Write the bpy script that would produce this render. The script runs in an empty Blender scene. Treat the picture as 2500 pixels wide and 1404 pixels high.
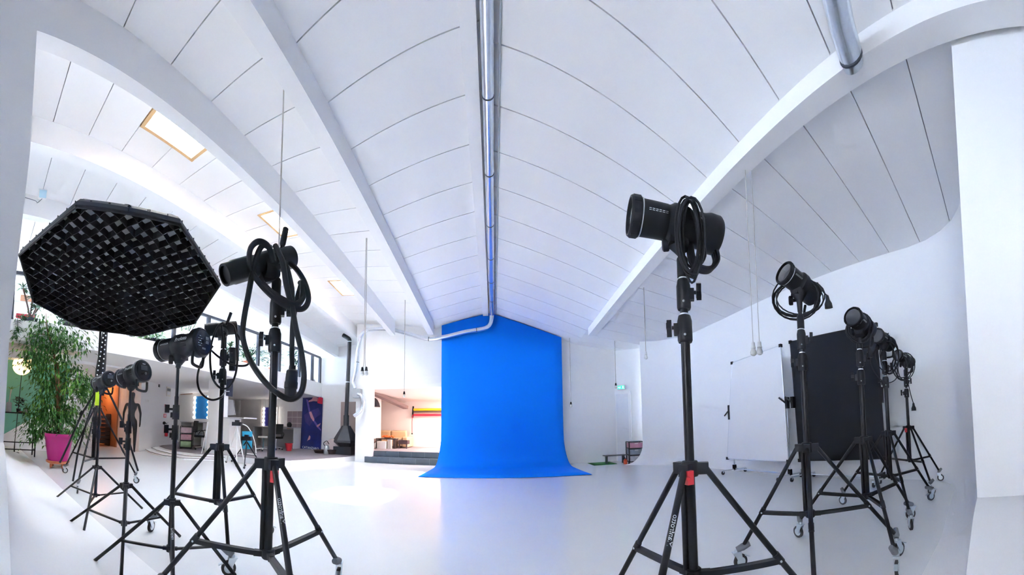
import bpy, math, random
from mathutils import Vector, Matrix
random.seed(11)
sc = bpy.context.scene
COL = sc.collection
# ------------------------------------------------------------------ camera, world, sun, exposure
cam = bpy.data.cameras.new('camera')
cam.type = 'PANO'
cam.panorama_type = 'CENTRAL_CYLINDRICAL'          # the photograph is a 180 degree stitched cylinder
cam.central_cylindrical_radius = 1.0
cam.central_cylindrical_range_u_min = -1.57075
cam.central_cylindrical_range_u_max = 1.57075
cam.central_cylindrical_range_v_min = -0.50515
cam.central_cylindrical_range_v_max = 1.25911
cam.clip_start = 0.02
cam.clip_end = 200
camo = bpy.data.objects.new('camera', cam)
COL.objects.link(camo)
R = (Matrix.Rotation(-0.0556, 3, 'Z') @ Matrix.Rotation(0.0562, 3, 'X') @ Matrix.Rotation(0.0091, 3, 'Y'))
M = Matrix.Identity(4)
for i in range(3):
    M[i][0] = R[i][0]; M[i][1] = R[i][2]; M[i][2] = -R[i][1]
M[2][3] = 1.05
camo.matrix_world = M
sc.camera = camo

world = bpy.data.worlds.new('daylight')
sc.world = world
world.use_nodes = True
wn = world.node_tree
wn.nodes['Background'].inputs[0].default_value = (0.87, 0.92, 1.0, 1)
wn.nodes['Background'].inputs[1].default_value = 34.0

sun = bpy.data.lights.new('sun', 'SUN')
sun.energy = 44.0
sun.angle = math.radians(9)
sun.color = (1.0, 0.97, 0.93)
suno = bpy.data.objects.new('sun', sun)
COL.objects.link(suno)
suno.location = (-8, 2, 14)
suno.rotation_euler = Vector((1.3, 0.3, -4.6)).to_track_quat('-Z', 'Y').to_euler()

vs = sc.view_settings
vs.view_transform = 'Standard'
vs.look = 'None'
vs.exposure = 1.85
vs.gamma = 1.0
vs.use_curve_mapping = False
cy = sc.cycles
cy.max_bounces = 8
cy.diffuse_bounces = 6
cy.glossy_bounces = 3
cy.transparent_max_bounces = 12
cy.use_denoising = True
cy.use_adaptive_sampling = True
cy.adaptive_threshold = 0.07
cy.caustics_reflective = False
cy.caustics_refractive = False

# ------------------------------------------------------------------ materials
MT = {}
def mat(name, col, rough=0.6, metal=0.0, var=0.04, scale=12.0, bump=0.0, spec=0.5, emit=None, coat=0.0):
    if name in MT: return MT[name]
    m = bpy.data.materials.new(name); m.use_nodes = True
    nt = m.node_tree; b = nt.nodes['Principled BSDF']
    b.inputs['Roughness'].default_value = rough
    b.inputs['Metallic'].default_value = metal
    b.inputs['Specular IOR Level'].default_value = spec
    b.inputs['Coat Weight'].default_value = coat
    tc = nt.nodes.new('ShaderNodeTexCoord'); nz = nt.nodes.new('ShaderNodeTexNoise')
    nz.inputs['Scale'].default_value = scale; nz.inputs['Detail'].default_value = 4
    nt.links.new(tc.outputs['Object'], nz.inputs['Vector'])
    mx = nt.nodes.new('ShaderNodeMix'); mx.data_type = 'RGBA'
    mx.inputs[6].default_value = (*[max(0, c * (1 - var)) for c in col], 1)
    mx.inputs[7].default_value = (*[min(1, c * (1 + var)) for c in col], 1)
    nt.links.new(nz.outputs['Fac'], mx.inputs[0])
    nt.links.new(mx.outputs[2], b.inputs['Base Color'])
    if bump:
        bp = nt.nodes.new('ShaderNodeBump'); bp.inputs['Strength'].default_value = bump
        nt.links.new(nz.outputs['Fac'], bp.inputs['Height']); nt.links.new(bp.outputs[0], b.inputs['Normal'])
    if emit:
        m.cycles.emission_sampling = 'NONE'
        b.inputs['Emission Color'].default_value = (*emit[0], 1); b.inputs['Emission Strength'].default_value = emit[1]
    MT[name] = m
    return m
WHITE = mat('white_paint', (0.935, 0.94, 0.95), 0.7, var=0.015, scale=1.5, bump=0.02)
PANEL = mat('ceiling_board', (0.935, 0.94, 0.95), 0.75, var=0.015, scale=3)
GAP = mat('dark_joint_backing', (0.25, 0.27, 0.30), 0.9)  # dark grey backing that shows through the board joints
BEAM = mat('beam_plaster', (0.93, 0.935, 0.945), 0.75, var=0.02, scale=4)
FLOORM = mat('white_epoxy', (0.86, 0.875, 0.89), 0.16, var=0.03, scale=1.2, spec=0.5)
BLACK = mat('black_metal', (0.006, 0.007, 0.011), 0.38, var=0.15, scale=30, spec=0.35)
BLKPL = mat('black_plastic', (0.008, 0.009, 0.0135), 0.48, var=0.15, scale=40, spec=0.32)
RUBBER = mat('cable_rubber', (0.010, 0.011, 0.016), 0.5, var=0.1, scale=40, spec=0.3)
GREYPL = mat('grey_plastic', (0.16, 0.17, 0.19), 0.55)
CHROME = mat('zinc_steel', (0.62, 0.68, 0.72), 0.28, 0.9)
SILVER = mat('aluminium_tube', (0.72, 0.75, 0.78), 0.3, 0.9)
TYRE = mat('grey_tyre', (0.05, 0.05, 0.055), 0.7)
RED = mat('red_plastic', (0.55, 0.02, 0.03), 0.4)
WPL = mat('white_plastic', (0.80, 0.80, 0.79), 0.45)
INK = mat('white_print', (0.85, 0.87, 0.9), 0.6)

def glassmat(name, tint=(0.9, 0.95, 1.0), mixf=0.02):
    if name in MT: return MT[name]
    m = bpy.data.materials.new(name); m.use_nodes = True; nt = m.node_tree
    nt.nodes.remove(nt.nodes['Principled BSDF']); out = nt.nodes['Material Output']
    t = nt.nodes.new('ShaderNodeBsdfTransparent'); t.inputs[0].default_value = (*tint, 1)
    g = nt.nodes.new('ShaderNodeBsdfGlossy'); g.inputs['Roughness'].default_value = 0.03
    mx = nt.nodes.new('ShaderNodeMixShader'); mx.inputs[0].default_value = mixf
    nt.links.new(t.outputs[0], mx.inputs[1]); nt.links.new(g.outputs[0], mx.inputs[2])
    nt.links.new(mx.outputs[0], out.inputs[0])
    MT[name] = m
    return m
GLASS = glassmat('clear_glass')

# ------------------------------------------------------------------ mesh helpers
ORG = {}
def V3(p): return Vector(p)
def frame(d):
    d = V3(d).normalized()
    a = Vector((0, 0, 1)) if abs(d.z) < 0.9 else Vector((1, 0, 0))
    x = a.cross(d).normalized(); y = d.cross(x).normalized()
    return x, y, d
class MB:
    def __init__(s): s.v = []; s.f = []
    def poly(s, pts):
        n = len(s.v); s.v += [tuple(p) for p in pts]; s.f.append(tuple(range(n, n + len(pts)))); return s
    def prism(s, pts, off):
        n = len(s.v); k = len(pts); off = V3(off)
        s.v += [tuple(p) for p in pts] + [tuple(V3(p) + off) for p in pts]
        s.f.append(tuple(range(n + k - 1, n - 1, -1))); s.f.append(tuple(range(n + k, n + 2 * k)))
        for i in range(k):
            j = (i + 1) % k; s.f.append((n + i, n + j, n + k + j, n + k + i))
        return s
    def box(s, lo, hi):
        x0, y0, z0 = lo; x1, y1, z1 = hi
        return s.prism([(x0, y0, z0), (x1, y0, z0), (x1, y1, z0), (x0, y1, z0)], (0, 0, z1 - z0))
    def obox(s, c, ax, ay, az, hx, hy, hz):
        c = V3(c); ax = V3(ax).normalized() * hx; ay = V3(ay).normalized() * hy; az = V3(az).normalized() * hz
        return s.prism([c - ax - ay - az, c + ax - ay - az, c + ax + ay - az, c - ax + ay - az], az * 2)
    def bar(s, a, b, w, h, up=(0, 0, 1)):
        a, b = V3(a), V3(b); d = (b - a).normalized(); x = d.cross(V3(up))
        if x.length < 1e-4: x = d.cross(Vector((1, 0, 0)))
        x.normalize(); y = x.cross(d)
        return s.obox((a + b) / 2, x, d, y, w / 2, (b - a).length / 2, h / 2)
    def ring(s, c, x, y, r, n):
        i0 = len(s.v)
        for i in range(n):
            t = 2 * math.pi * i / n
            s.v.append(tuple(c + x * (r * math.cos(t)) + y * (r * math.sin(t))))
        return i0
    def lathe(s, a, d, prof, n=20, cap=True):
        x, y, d = frame(d); a = V3(a); prev = None
        for k, (t, r) in enumerate(prof):
            i0 = s.ring(a + d * t, x, y, max(r, 1e-4), n)
            if prev is not None:
                for i in range(n):
                    j = (i + 1) % n; s.f.append((prev + i, prev + j, i0 + j, i0 + i))
            elif cap: s.f.append(tuple(range(i0 + n - 1, i0 - 1, -1)))
            prev = i0
        if cap: s.f.append(tuple(range(prev, prev + n)))
        return s
    def cyl(s, a, b, r0, r1=None, n=12):
        a, b = V3(a), V3(b)
        return s.lathe(a, b - a, [(0, r0), ((b - a).length, r0 if r1 is None else r1)], n)
    def tube(s, pts, r, n=8, closed=False, rad=None):
        pts = [V3(p) for p in pts]; k = len(pts); prev = None; first = None; x = None
        for i, p in enumerate(pts):
            q0 = pts[i - 1] if (i > 0 or closed) else p; q1 = pts[(i + 1) % k] if (i < k - 1 or closed) else p
            d = (q1 - q0)
            if d.length < 1e-7: d = Vector((0, 0, 1))
            d.normalize()
            if x is None: x = frame(d)[0]
            x = (x - d * x.dot(d))
            if x.length < 1e-5: x = frame(d)[0]
            x.normalize(); y = d.cross(x)
            i0 = s.ring(p, x, y, r if rad is None else rad[i], n)
            if prev is not None:
                for a in range(n):
                    b = (a + 1) % n; s.f.append((prev + a, prev + b, i0 + b, i0 + a))
            else: first = i0
            prev = i0
        if closed:
            for a in range(n):
                b = (a + 1) % n; s.f.append((prev + a, prev + b, first + b, first + a))
        else:
            s.f.append(tuple(range(first + n - 1, first - 1, -1))); s.f.append(tuple(range(prev, prev + n)))
        return s
    def sph(s, c, r, n=14, m=8, sc3=(1, 1, 1)):
        c = V3(c); i0 = len(s.v)
        s.v.append(tuple(c - Vector((0, 0, r * sc3[2]))))
        for j in range(1, m):
            p = -math.pi / 2 + math.pi * j / m
            for i in range(n):
                t = 2 * math.pi * i / n
                s.v.append((c.x + r * sc3[0] * math.cos(p) * math.cos(t), c.y + r * sc3[1] * math.cos(p) * math.sin(t), c.z + r * sc3[2] * math.sin(p)))
        s.v.append(tuple(c + Vector((0, 0, r * sc3[2])))); top = len(s.v) - 1
        for i in range(n):
            j = (i + 1) % n
            s.f.append((i0, i0 + 1 + j, i0 + 1 + i)); s.f.append((top, top - n + i, top - n + j))
            for q in range(m - 2):
                a = i0 + 1 + q * n; s.f.append((a + i, a + j, a + n + j, a + n + i))
        return s
    def build(s, name, m, parent=None, smooth=True, ang=38):
        o = Vector((0, 0, 0))
        if parent is not None: o = ORG.get(parent.name, o)
        me = bpy.data.meshes.new(name)
        me.from_pydata([(a - o.x, b - o.y, c - o.z) for a, b, c in s.v], [], s.f)
        if smooth:
            me.polygons.foreach_set('use_smooth', [True] * len(me.polygons))
            me.set_sharp_from_angle(angle=math.radians(ang))
        me.update()
        ob = bpy.data.objects.new(name, me); COL.objects.link(ob)
        me.materials.append(m)
        if parent is not None:
            ob.parent = parent; ORG[ob.name] = o
        return ob
def tag(o, label=None, cat=None, group=None, kind=None):
    if label: o['label'] = label
    if cat: o['category'] = cat
    if group: o['group'] = group
    if kind: o['kind'] = kind
    return o
def root(name, loc, label, cat, group=None):
    o = bpy.data.objects.new(name, None); COL.objects.link(o)
    o.empty_display_size = 0.1; o.location = loc; ORG[o.name] = V3(loc)
    return tag(o, label, cat, group)
def struct(o): o['kind'] = 'structure'; return o
def spline(pts, k=6, closed=False):
    pts = [V3(p) for p in pts]; n = len(pts); out = []
    rng = range(n if closed else n - 1)
    for i in rng:
        p0 = pts[(i - 1) % n] if (closed or i > 0) else pts[i]; p1 = pts[i]; p2 = pts[(i + 1) % n]
        p3 = pts[(i + 2) % n] if (closed or i < n - 2) else p2
        for j in range(k):
            t = j / k
            out.append(0.5 * ((2 * p1) + (p2 - p0) * t + (2 * p0 - 5 * p1 + 4 * p2 - p3) * t * t + (3 * p1 - p0 - 3 * p2 + p3) * t ** 3))
    if not closed: out.append(pts[-1])
    return out
def textmesh(txt, size):
    """flat lettering as (verts2d, faces), baseline at 0, centred on x"""
    cu = bpy.data.curves.new('lettering', 'FONT'); cu.body = txt; cu.size = size; cu.align_x = 'CENTER'; cu.resolution_u = 2
    ob = bpy.data.objects.new('lettering', cu); COL.objects.link(ob)
    dg = bpy.context.evaluated_depsgraph_get()
    me = bpy.data.meshes.new_from_object(ob.evaluated_get(dg))
    v = [(q.co.x, q.co.y) for q in me.vertices]; f = [tuple(p.vertices) for p in me.polygons]
    bpy.data.objects.remove(ob); bpy.data.curves.remove(cu); bpy.data.meshes.remove(me)
    return v, f
def lettering(name, txt, size, m, parent, fn):
    v, f = textmesh(txt, size)
    b = MB(); b.v = [tuple(fn(x, y)) for x, y in v]; b.f = f
    return b.build(name, m, parent, smooth=False)

# ------------------------------------------------------------------ roof shape
RX = [-14.2, -5.90, -4.40, -2.87, -1.70, -0.10, 2.47, 6.20]  # left end carried past the windows as an added eave against the sun
RH = [4.10, 4.10, 4.13, 3.90, 3.735, 4.11, 3.262, 2.852]
def hroof(x):
    for i in range(len(RX) - 1):
        if x <= RX[i + 1] or i == len(RX) - 2:
            t = (x - RX[i]) / (RX[i + 1] - RX[i]); return RH[i] + t * (RH[i + 1] - RH[i])
def zroof(x, y): return 1.05 + hroof(x) - 0.0806 * y
def rp(x, y, dz=0.0): return (x, y, zroof(x, y) + dz)

# floor
fl = MB(); fl.box((-13.5, -2.6, -0.12), (6.2, 9.64, 0.0)); fl.box((-13.5, 9.64, -0.12), (-4.25, 11.6, 0.0))
floor = struct(fl.build('floor', FLOORM, smooth=False)); tag(floor, 'glossy white epoxy studio floor', 'floor')

# ceiling: dark backing behind separate boards, so the joints are real gaps
SKY = [(1.80, 2.66), (4.10, 4.86), (6.62, 7.42)]           # skylights in the bay between the second and third beam
SX0, SX1 = -3.80, -3.14
ce = MB()
def slab(b, x0, x1, y0, y1, dz0, dz1):
    p = [rp(x0, y0, dz0), rp(x1, y0, dz0), rp(x1, y1, dz0), rp(x0, y1, dz0)]
    b.prism(p, (0, 0, dz1 - dz0))
for i in range(len(RX) - 1):
    x0, x1 = RX[i], RX[i + 1]
    if i == 2:
        slab(ce, x0, SX0, -2.6, 11.6, 0.03, 0.12); slab(ce, SX1, x1, -2.6, 11.6, 0.03, 0.12)
        ys = [-2.6] + [q for s_ in SKY for q in s_] + [11.6]
        for k in range(0, len(ys), 2): slab(ce, SX0, SX1, ys[k], ys[k + 1], 0.03, 0.12)
    else: slab(ce, x0, x1, -2.6, 11.6, 0.03, 0.12)
ceiling = struct(ce.build('ceiling', GAP, smooth=False)); tag(ceiling, 'white boarded pitched ceiling with dark joints', 'ceiling')
BAYS = [  # x0, x1, first joint, pitch, y range
    (-12.2, -5.90, 0.88, 0.60, 11.5), (-5.90, -4.40, 0.86, 0.56, 11.5), (-4.40, -2.87, 0.75, 0.52, 11.5),
    (-2.87, -1.70, 1.12, 0.555, 9.4), (-1.70, -0.10, 1.69, 0.595, 9.4), (-0.10, 2.47, 0.70, 0.58, 9.4), (2.47, 5.75, 0.70, 0.56, 9.4)]
G = 0.0055
for (x0, x1, j0, dj, ymax) in BAYS:
    ys = [-2.6]; y = j0
    while y < ymax - 0.1: ys.append(y); y += dj
    ys.append(ymax)
    for k in range(len(ys) - 1):
        a, b_ = ys[k] + G, ys[k + 1] - G
        segs = [(x0, x1)]
        cuts = []
        if x0 == -4.40:
            cuts = [(max(a, s0), min(b_, s1)) for s0, s1 in SKY if s0 < b_ and s1 > a]
        bd = MB()
        if not cuts: slab(bd, x0, x1, a, b_, 0.0, 0.03)
        else:
            slab(bd, x0, SX0, a, b_, 0.0, 0.03); slab(bd, SX1, x1, a, b_, 0.0, 0.03)
            c0, c1 = cuts[0]
            if c0 > a + 0.01: slab(bd, SX0, SX1, a, c0, 0.0, 0.03)
            if c1 < b_ - 0.01: slab(bd, SX0, SX1, c1, b_, 0.0, 0.03)
        bd.build('panel', PANEL, ceiling, smooth=False)

# beams: (x of the face towards the ridge, width away from it, depth, y0, y1)
def beam(n, xa, xb, depth, y0, y1, label):
    b = MB(); lo, hi = min(xa, xb), max(xa, xb)
    b.prism([rp(lo, y0, 0.02), rp(hi, y0, 0.02), (hi, y0, zroof(xa, y0) - depth), (lo, y0, zroof(xa, y0) - depth)], (0, y1 - y0, -0.0806 * (y1 - y0)))
    o = struct(b.build('trim_%d' % n, BEAM, smooth=False)); tag(o, label, 'beam'); return o
beam(1, -1.70, -1.87, 0.31, -2.6, 9.05, 'white beam nearest the ridge on the left slope')
beam(2, -2.85, -2.99, 0.44, -2.6, 9.0, 'second white beam left of the ridge')
beam(3, -4.38, -4.55, 0.36, 0.20, 11.3, 'white beam beyond the skylights on the left')
beam(4, -5.90, -6.06, 0.38, 0.20, 11.3, 'lowest white beam above the mezzanine')
beam(5, 2.46, 2.66, 0.20, -2.6, 8.1, 'white beam on the right slope of the ceiling')
rb = MB(); rb.prism([(-0.30, -2.6, zroof(-0.3, -2.6) + .01), (-0.14, -2.6, zroof(-0.14, -2.6) + .01), (-0.14, -2.6, zroof(-0.3, -2.6) - .07), (-0.30, -2.6, zroof(-0.3, -2.6) - .07)], (0, 12.0, -0.0806 * 12.0))
tag(struct(rb.build('trim_6', BEAM, smooth=False)), 'white ridge board beside the silver duct', 'beam')

# skylights
SUNSTOP = bpy.data.materials.new('sun_stop_pane'); SUNSTOP.use_nodes = True  # translucent pane added to keep the near skylight's sun patch off the floor
tr_ = SUNSTOP.node_tree.nodes.new('ShaderNodeBsdfTranslucent'); tr_.inputs[0].default_value = (0.28, 0.28, 0.27, 1); SUNSTOP.node_tree.links.new(tr_.outputs[0], SUNSTOP.node_tree.nodes['Material Output'].inputs[0])
WOOD = mat('pine_frame', (0.70, 0.45, 0.22), 0.5, var=0.15, scale=8)
for n, (s0, s1) in enumerate(SKY):
    f = MB()
    for (xa, xb) in ((SX0, SX0 + 0.05), (SX1 - 0.05, SX1)):
        f.prism([rp(xa, s0, -0.005), rp(xb, s0, -0.005), rp(xb, s0, 0.20), rp(xa, s0, 0.20)], (0, s1 - s0, -0.0806 * (s1 - s0)))
    for (ya, yb) in ((s0, s0 + 0.05), (s1 - 0.05, s1)):
        f.prism([rp(SX0, ya, -0.005), rp(SX1, ya, -0.005), rp(SX1, ya, 0.20), rp(SX0, ya, 0.20)], (0, yb - ya, 0))
    w = struct(f.build('window_%d' % (n + 1), WOOD, smooth=False))
    tag(w, ['pine-framed skylight nearest the camera', 'middle pine-framed skylight over the left stands', 'far pine-framed skylight near the back wall'][n], 'skylight')
    p = MB(); p.poly([rp(SX0, s0, .17), rp(SX1, s0, .17), rp(SX1, s1, .17), rp(SX0, s1, .17)]); p.build('pane', GLASS if n else SUNSTOP, w, smooth=False)

# back wall with the opening to the next room
def wallbox(b, x0, x1, y0, y1, z0):
    b.prism([(x0, y0, z0), (x1, y0, z0), (x1, y1, z0), (x0, y1, z0)], (0, 0, 0))
    n = len(b.v) - 4
    for k, (x, y) in enumerate(((x0, y0), (x1, y0), (x1, y1), (x0, y1))): b.v[n + k] = rp(x, y, 0.05)
wb = MB()
wallbox(wb, -4.25, -3.70, 9.4, 9.62, 0.0)
for xa, xb in ((-1.45, -0.10), (-0.10, 2.47), (2.47, 3.72)): wallbox(wb, xa, xb, 9.4, 9.62, 0.0)
for xa, xb in ((-3.70, -2.87), (-2.87, -1.70), (-1.70, -1.45)): wallbox(wb, xa, xb, 9.4, 9.62, 2.28)
wall_back = struct(wb.build('wall_back', WHITE, smooth=False)); tag(wall_back, 'white gable wall behind the blue backdrop', 'wall')
t = MB(); t.box((-3.88, 9.375, 2.28), (-1.45, 9.4, 2.40)); t.box((-3.88, 9.375, 0.0), (-3.70, 9.4, 2.28)); t.box((-3.93, 9.36, 2.40), (-1.45, 9.4, 2.43))
t.box((-3.90, 9.385, 2.62), (-1.45, 9.4, 2.66))
tag(struct(t.build('trim_7', WHITE, smooth=False)), 'white casing round the wide doorway', 'trim')
# tiled steps
SLATE = mat('slate_tile', (0.085, 0.11, 0.145), 0.35, var=0.2, scale=6)
CARPET = mat('mauve_carpet', (0.27, 0.23, 0.25), 0.95, var=0.12, scale=40)
st = MB(); st.box((-3.90, 9.34, 0.0), (-1.45, 9.62, 0.165)); st.box((-3.70, 9.62, 0.0), (-1.45, 9.80, 0.335))
steps = struct(st.build('steps', mat('tile_grout', (0.45, 0.47, 0.5), 0.8), smooth=False)); tag(steps, 'two dark tiled steps up to the lounge', 'steps')
for (xa, yr, z0, z1, tread) in ((-3.89, 9.34, 0.0, 0.165, 0.28), (-3.69, 9.62, 0.165, 0.335, 0.18)):
    x = xa
    while x < -1.5:
        e = min(x + 0.40, -1.46)
        r_ = MB(); r_.box((x, yr - 0.012, z0 + 0.004), (e, yr, z1)); r_.build('riser_tile', SLATE, steps, smooth=False)
        r_ = MB(); r_.box((x, yr - 0.015, z1), (e, yr + tread, z1 + 0.012)); r_.build('tread_tile', SLATE, steps, smooth=False)
        x = e + 0.006
# lounge beyond
PINK = mat('warm_plaster', (0.84, 0.74, 0.70), 0.8, var=0.02, scale=2)
lr = MB(); lr.box((-7.0, 12.45, 0.25), (0.6, 12.6, 3.0)); lr.box((-7.1, 11.3, 0.25), (-6.95, 12.6, 3.0)); lr.box((0.5, 9.62, 0.25), (0.65, 12.6, 3.0))
lr.box((-6.95, 11.32, 0.25), (-4.24, 11.36, 3.0)); lr.box((-4.24, 9.62, 0.25), (-4.20, 11.36, 3.0))
tag(struct(lr.build('wall_lounge', PINK, smooth=False)), 'warm pinkish walls of the lounge', 'wall')
lc = MB(); lc.prism([(-4.2, 9.62, 2.32), (0.6, 9.62, 2.32), (0.6, 12.6, 2.12), (-7.0, 12.6, 2.12), (-7.0, 11.36, 2.20), (-4.2, 11.36, 2.20)], (0, 0, .1))
tag(struct(lc.build('ceiling_lounge', PINK, smooth=False)), 'low ceiling of the lounge', 'ceiling')
lf = MB(); lf.box((-4.2, 9.80, 0.2), (0.6, 11.36, 0.345)); lf.box((-7.0, 11.36, 0.2), (0.6, 12.6, 0.345)); lf.box((-4.2, 9.62, 0.2), (-3.70, 9.80, 0.345)); lf.box((-1.45, 9.62, 0.2), (0.6, 9.80, 0.345))
tag(struct(lf.build('floor_lounge', CARPET, smooth=False)), 'mauve carpet of the lounge', 'floor')

# right cyclorama wall with rounded corner and cove
PL = [(2.70, 0.28), (3.30, 0.34), (4.10, 0.41), (4.45, 0.44), (4.72, 0.52), (4.95, 0.67), (5.13, 0.88), (5.26, 1.16), (5.31, 1.50), (5.29, 2.06), (5.23, 3.2), (5.15, 4.45), (5.08, 5.9), (4.98, 6.9), (4.80, 7.5), (4.46, 7.98), (4.05, 8.30)]
def inward(i):
    a = Vector(PL[max(i - 1, 0)]); b = Vector(PL[min(i + 1, len(PL) - 1)]); d = (b - a).normalized()
    if i == len(PL) - 1: return Vector((-1.0, 0.0))
    return Vector((-d.y, d.x))
wr = MB()
K = 9
rows = []
for i, p in enumerate(PL):
    n = inward(i); p = Vector(p); rho = 0.32 if i < 13 else (0.32, 0.38, 0.46, 0.56)[i - 13]
    row = []
    for k in range(K):
        a = math.pi / 2 * k / (K - 1)
        q = p + n * (rho * (1 - math.sin(a))); row.append((q.x, q.y, rho * (1 - math.cos(a)) + 0.001))
    row.append(rp(p.x, p.y, 0.02))
    rows.append(row)
for row in rows: wr.v += row
W = K + 1
for i in range(len(PL) - 1):
    for k in range(W - 1): wr.f.append((i * W + k, i * W + k + 1, (i + 1) * W + k + 1, (i + 1) * W + k))
wr.poly(rows[0][:K] + [(2.70, 0.28, 0.001)])
e = rows[-1]; bk = (4.40, 8.62)
wr.poly(e + [(bk[0], bk[1], e[-1][2]), (bk[0], bk[1], 0.001)])
wall_right = struct(wr.build('wall_right', WHITE, ang=50)); tag(wall_right, 'white cyclorama wall on the right curving into the floor', 'wall')
dw = MB(); dw.prism([(3.66, 9.42, 0), (6.0, 7.10, 0), (6.1, 7.25, 0), (3.8, 9.6, 0)], (0, 0, 4.1))
dw.box((5.85, 0.2, 0), (5.95, 5.7, 4.6)); dw.box((5.85, 5.7, 0), (5.95, 6.9, 1.2)); dw.box((5.85, 5.7, 2.8), (5.95, 6.9, 4.6)); dw.box((5.85, 6.9, 0), (5.95, 7.3, 4.6))    # outer wall; unseen opening behind the cyclorama added to light the back right
tag(struct(dw.build('wall_recess', WHITE, smooth=False)), 'white angled wall holding the exit door', 'wall')
# front wall flanking the camera's bay
fw = MB(); fw.prism([(-2.80, -0.75, 0), (-2.80, 0.20, 0), (-2.80, 0.20, 1.75), (-2.80, 0.29, 3.35), (-2.80, 0.29, 5.4), (-2.80, -0.75, 5.4)], (-10.4, 0, 0))
fw.box((-2.95, -2.6, 0), (-2.80, -1.15, 5.4)); fw.box((-2.95, -1.15, 2.4), (-2.80, -0.75, 5.4)); fw.box((-2.95, -1.15, 0), (-2.80, -0.75, 1.6))      # unseen side opening added to light the right side
NP = 10
prev = None
for k in range(NP):
    a = math.pi / 2 * k / (NP - 1); y = 0.20 + 1.02 * (1 - math.sin(a)); z = 0.80 * (1 - math.cos(a)) + 0.001
    fw.v += [(-12.2, y, z), (-2.80, y, z)]
    if prev is not None: fw.f.append((prev, prev + 1, prev + 3, prev + 2))
    prev = len(fw.v) - 2
n0 = len(fw.v) - 2 * NP
fw.f.append(tuple([n0 + 1 + 2 * k for k in range(NP)] + [len(fw.v)])); fw.v.append((-2.80, 0.20, 0.001))
def ramp(b, x0, x1, ywall, rho, rhoy, n=12):
    # the cove dies away towards the middle of the bay
    rows_ = []
    for i in range(n + 1):
        t = i / n; x = x0 + (x1 - x0) * t; sc_ = (1 - t) ** 2 * (1 + 2 * t); row = [(x, -2.6, rho * sc_ + 0.001)]
        for k in range(NP - 1, -1, -1):
            a = math.pi / 2 * k / (NP - 1); row.append((x, ywall + rhoy * (1 - math.sin(a)), rho * (1 - math.cos(a)) * sc_ + 0.001))
        rows_.append(row)
    i0 = len(b.v); w_ = len(rows_[0])
    for row in rows_: b.v += row
    for i in range(n):
        for k in range(w_ - 1): b.f.append((i0 + i * w_ + k, i0 + i * w_ + k + 1, i0 + (i + 1) * w_ + k + 1, i0 + (i + 1) * w_ + k))
ramp(fw, -2.80, -1.15, 0.20, 0.80, 1.02)
tag(struct(fw.build('wall_front', WHITE, ang=50)), 'white wall with cove at the left edge of the picture', 'wall')
fr = MB(); fr.box((2.70, -2.6, 0), (6.0, 0.28, 5.4)); fr.box((-2.8, -2.75, 0), (2.7, -2.6, 5.6))
ramp(fr, 2.70, 1.25, 0.28, 0.32, 0.32)
tag(struct(fr.build('wall_front_right', WHITE, ang=50)), 'white wall at the right edge of the picture', 'wall')

# left wing: outer wall with glazing over the mezzanine, back wall, doorway wall
TINT = glassmat('dimming_glass', (0.42, 0.44, 0.47), 0.02)  # tint added to hold back daylight from the mezzanine windows
wl = MB(); wl.box((-13.4, 0.2, 0), (-13.2, 11.6, 3.25)); wl.box((-12.4, 0.2, 3.12), (-12.2, 11.6, 3.30))
for y in (0.42, 2.9, 5.6, 8.3, 11.2): wl.box((-12.4, y, 3.30), (-12.2, y + 0.4, 5.25))
wl.box((-12.4, 0.42, 4.35), (-12.2, 11.6, 5.25))
wall_left = struct(wl.build('wall_left', WHITE, smooth=False)); tag(wall_left, 'white outer wall on the far left', 'wall')
for n, y in enumerate((0.82, 3.3, 6.0, 8.7)):
    y1 = (2.9, 5.6, 8.3, 11.2)[n]
    f = MB()
    for z in (3.30, 4.31): f.box((-12.33, y, z), (-12.27, y1, z + 0.04))
    for yy in (y, (y + y1) / 2 - .02, y1 - .04): f.box((-12.33, yy, 3.30), (-12.27, yy + .04, 4.35))
    w = struct(f.build('window_%d' % (n + 4), WPL, smooth=False)); tag(w, 'bright mezzanine window, number %d from the left' % (n + 1), 'window')
    p = MB(); p.poly([(-12.3, y, 3.3), (-12.3, y1, 3.3), (-12.3, y1, 4.35), (-12.3, y, 4.35)]); p.build('pane', TINT, w, smooth=False)
bl = MB(); wallbox(bl, -13.4, -5.90, 11.3, 11.5, 0); wallbox(bl, -5.90, -4.40, 11.3, 11.5, 0); wallbox(bl, -4.40, -4.15, 11.3, 11.5, 0); wallbox(bl, -4.25, -4.15, 9.62, 11.3, 0)
tag(struct(bl.build('wall_wing', WHITE, smooth=False)), 'white rear wall of the left wing', 'wall')
dl = MB(); dl.box((-11.35, 2.5, 0), (-11.2, 4.15, 2.67)); dl.box((-11.35, 4.15, 2.35), (-11.2, 5.05, 2.67))
dl.prism([(-11.35, 5.05, 0), (-9.95, 5.25, 0), (-11.05, 7.5, 0), (-13.2, 7.5, 0), (-13.2, 5.05, 0)], (0, 0, 2.67))
tag(struct(dl.build('wall_doorway', WHITE, smooth=False)), 'white wall with the dark doorway and the extinguisher', 'wall')
pw = MB(); pw.box((-13.2, 8.6, 0), (-9.8, 8.75, 2.6))
tag(struct(pw.build('wall_portrait', WHITE, smooth=False)), 'white partition with the framed portrait', 'wall')
BR = mat('orange_lit_plaster', (0.45, 0.20, 0.09), 0.8, var=0.1, scale=3)  # orange lamp glow is put into the plaster colour
db = MB(); db.box((-13.2, 3.9, 0.0), (-13.15, 5.05, 2.6)); db.box((-13.2, 3.9, 0.0), (-11.35, 3.95, 2.6)); db.box((-13.2, 5.0, 0.0), (-11.35, 5.05, 2.6))
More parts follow.
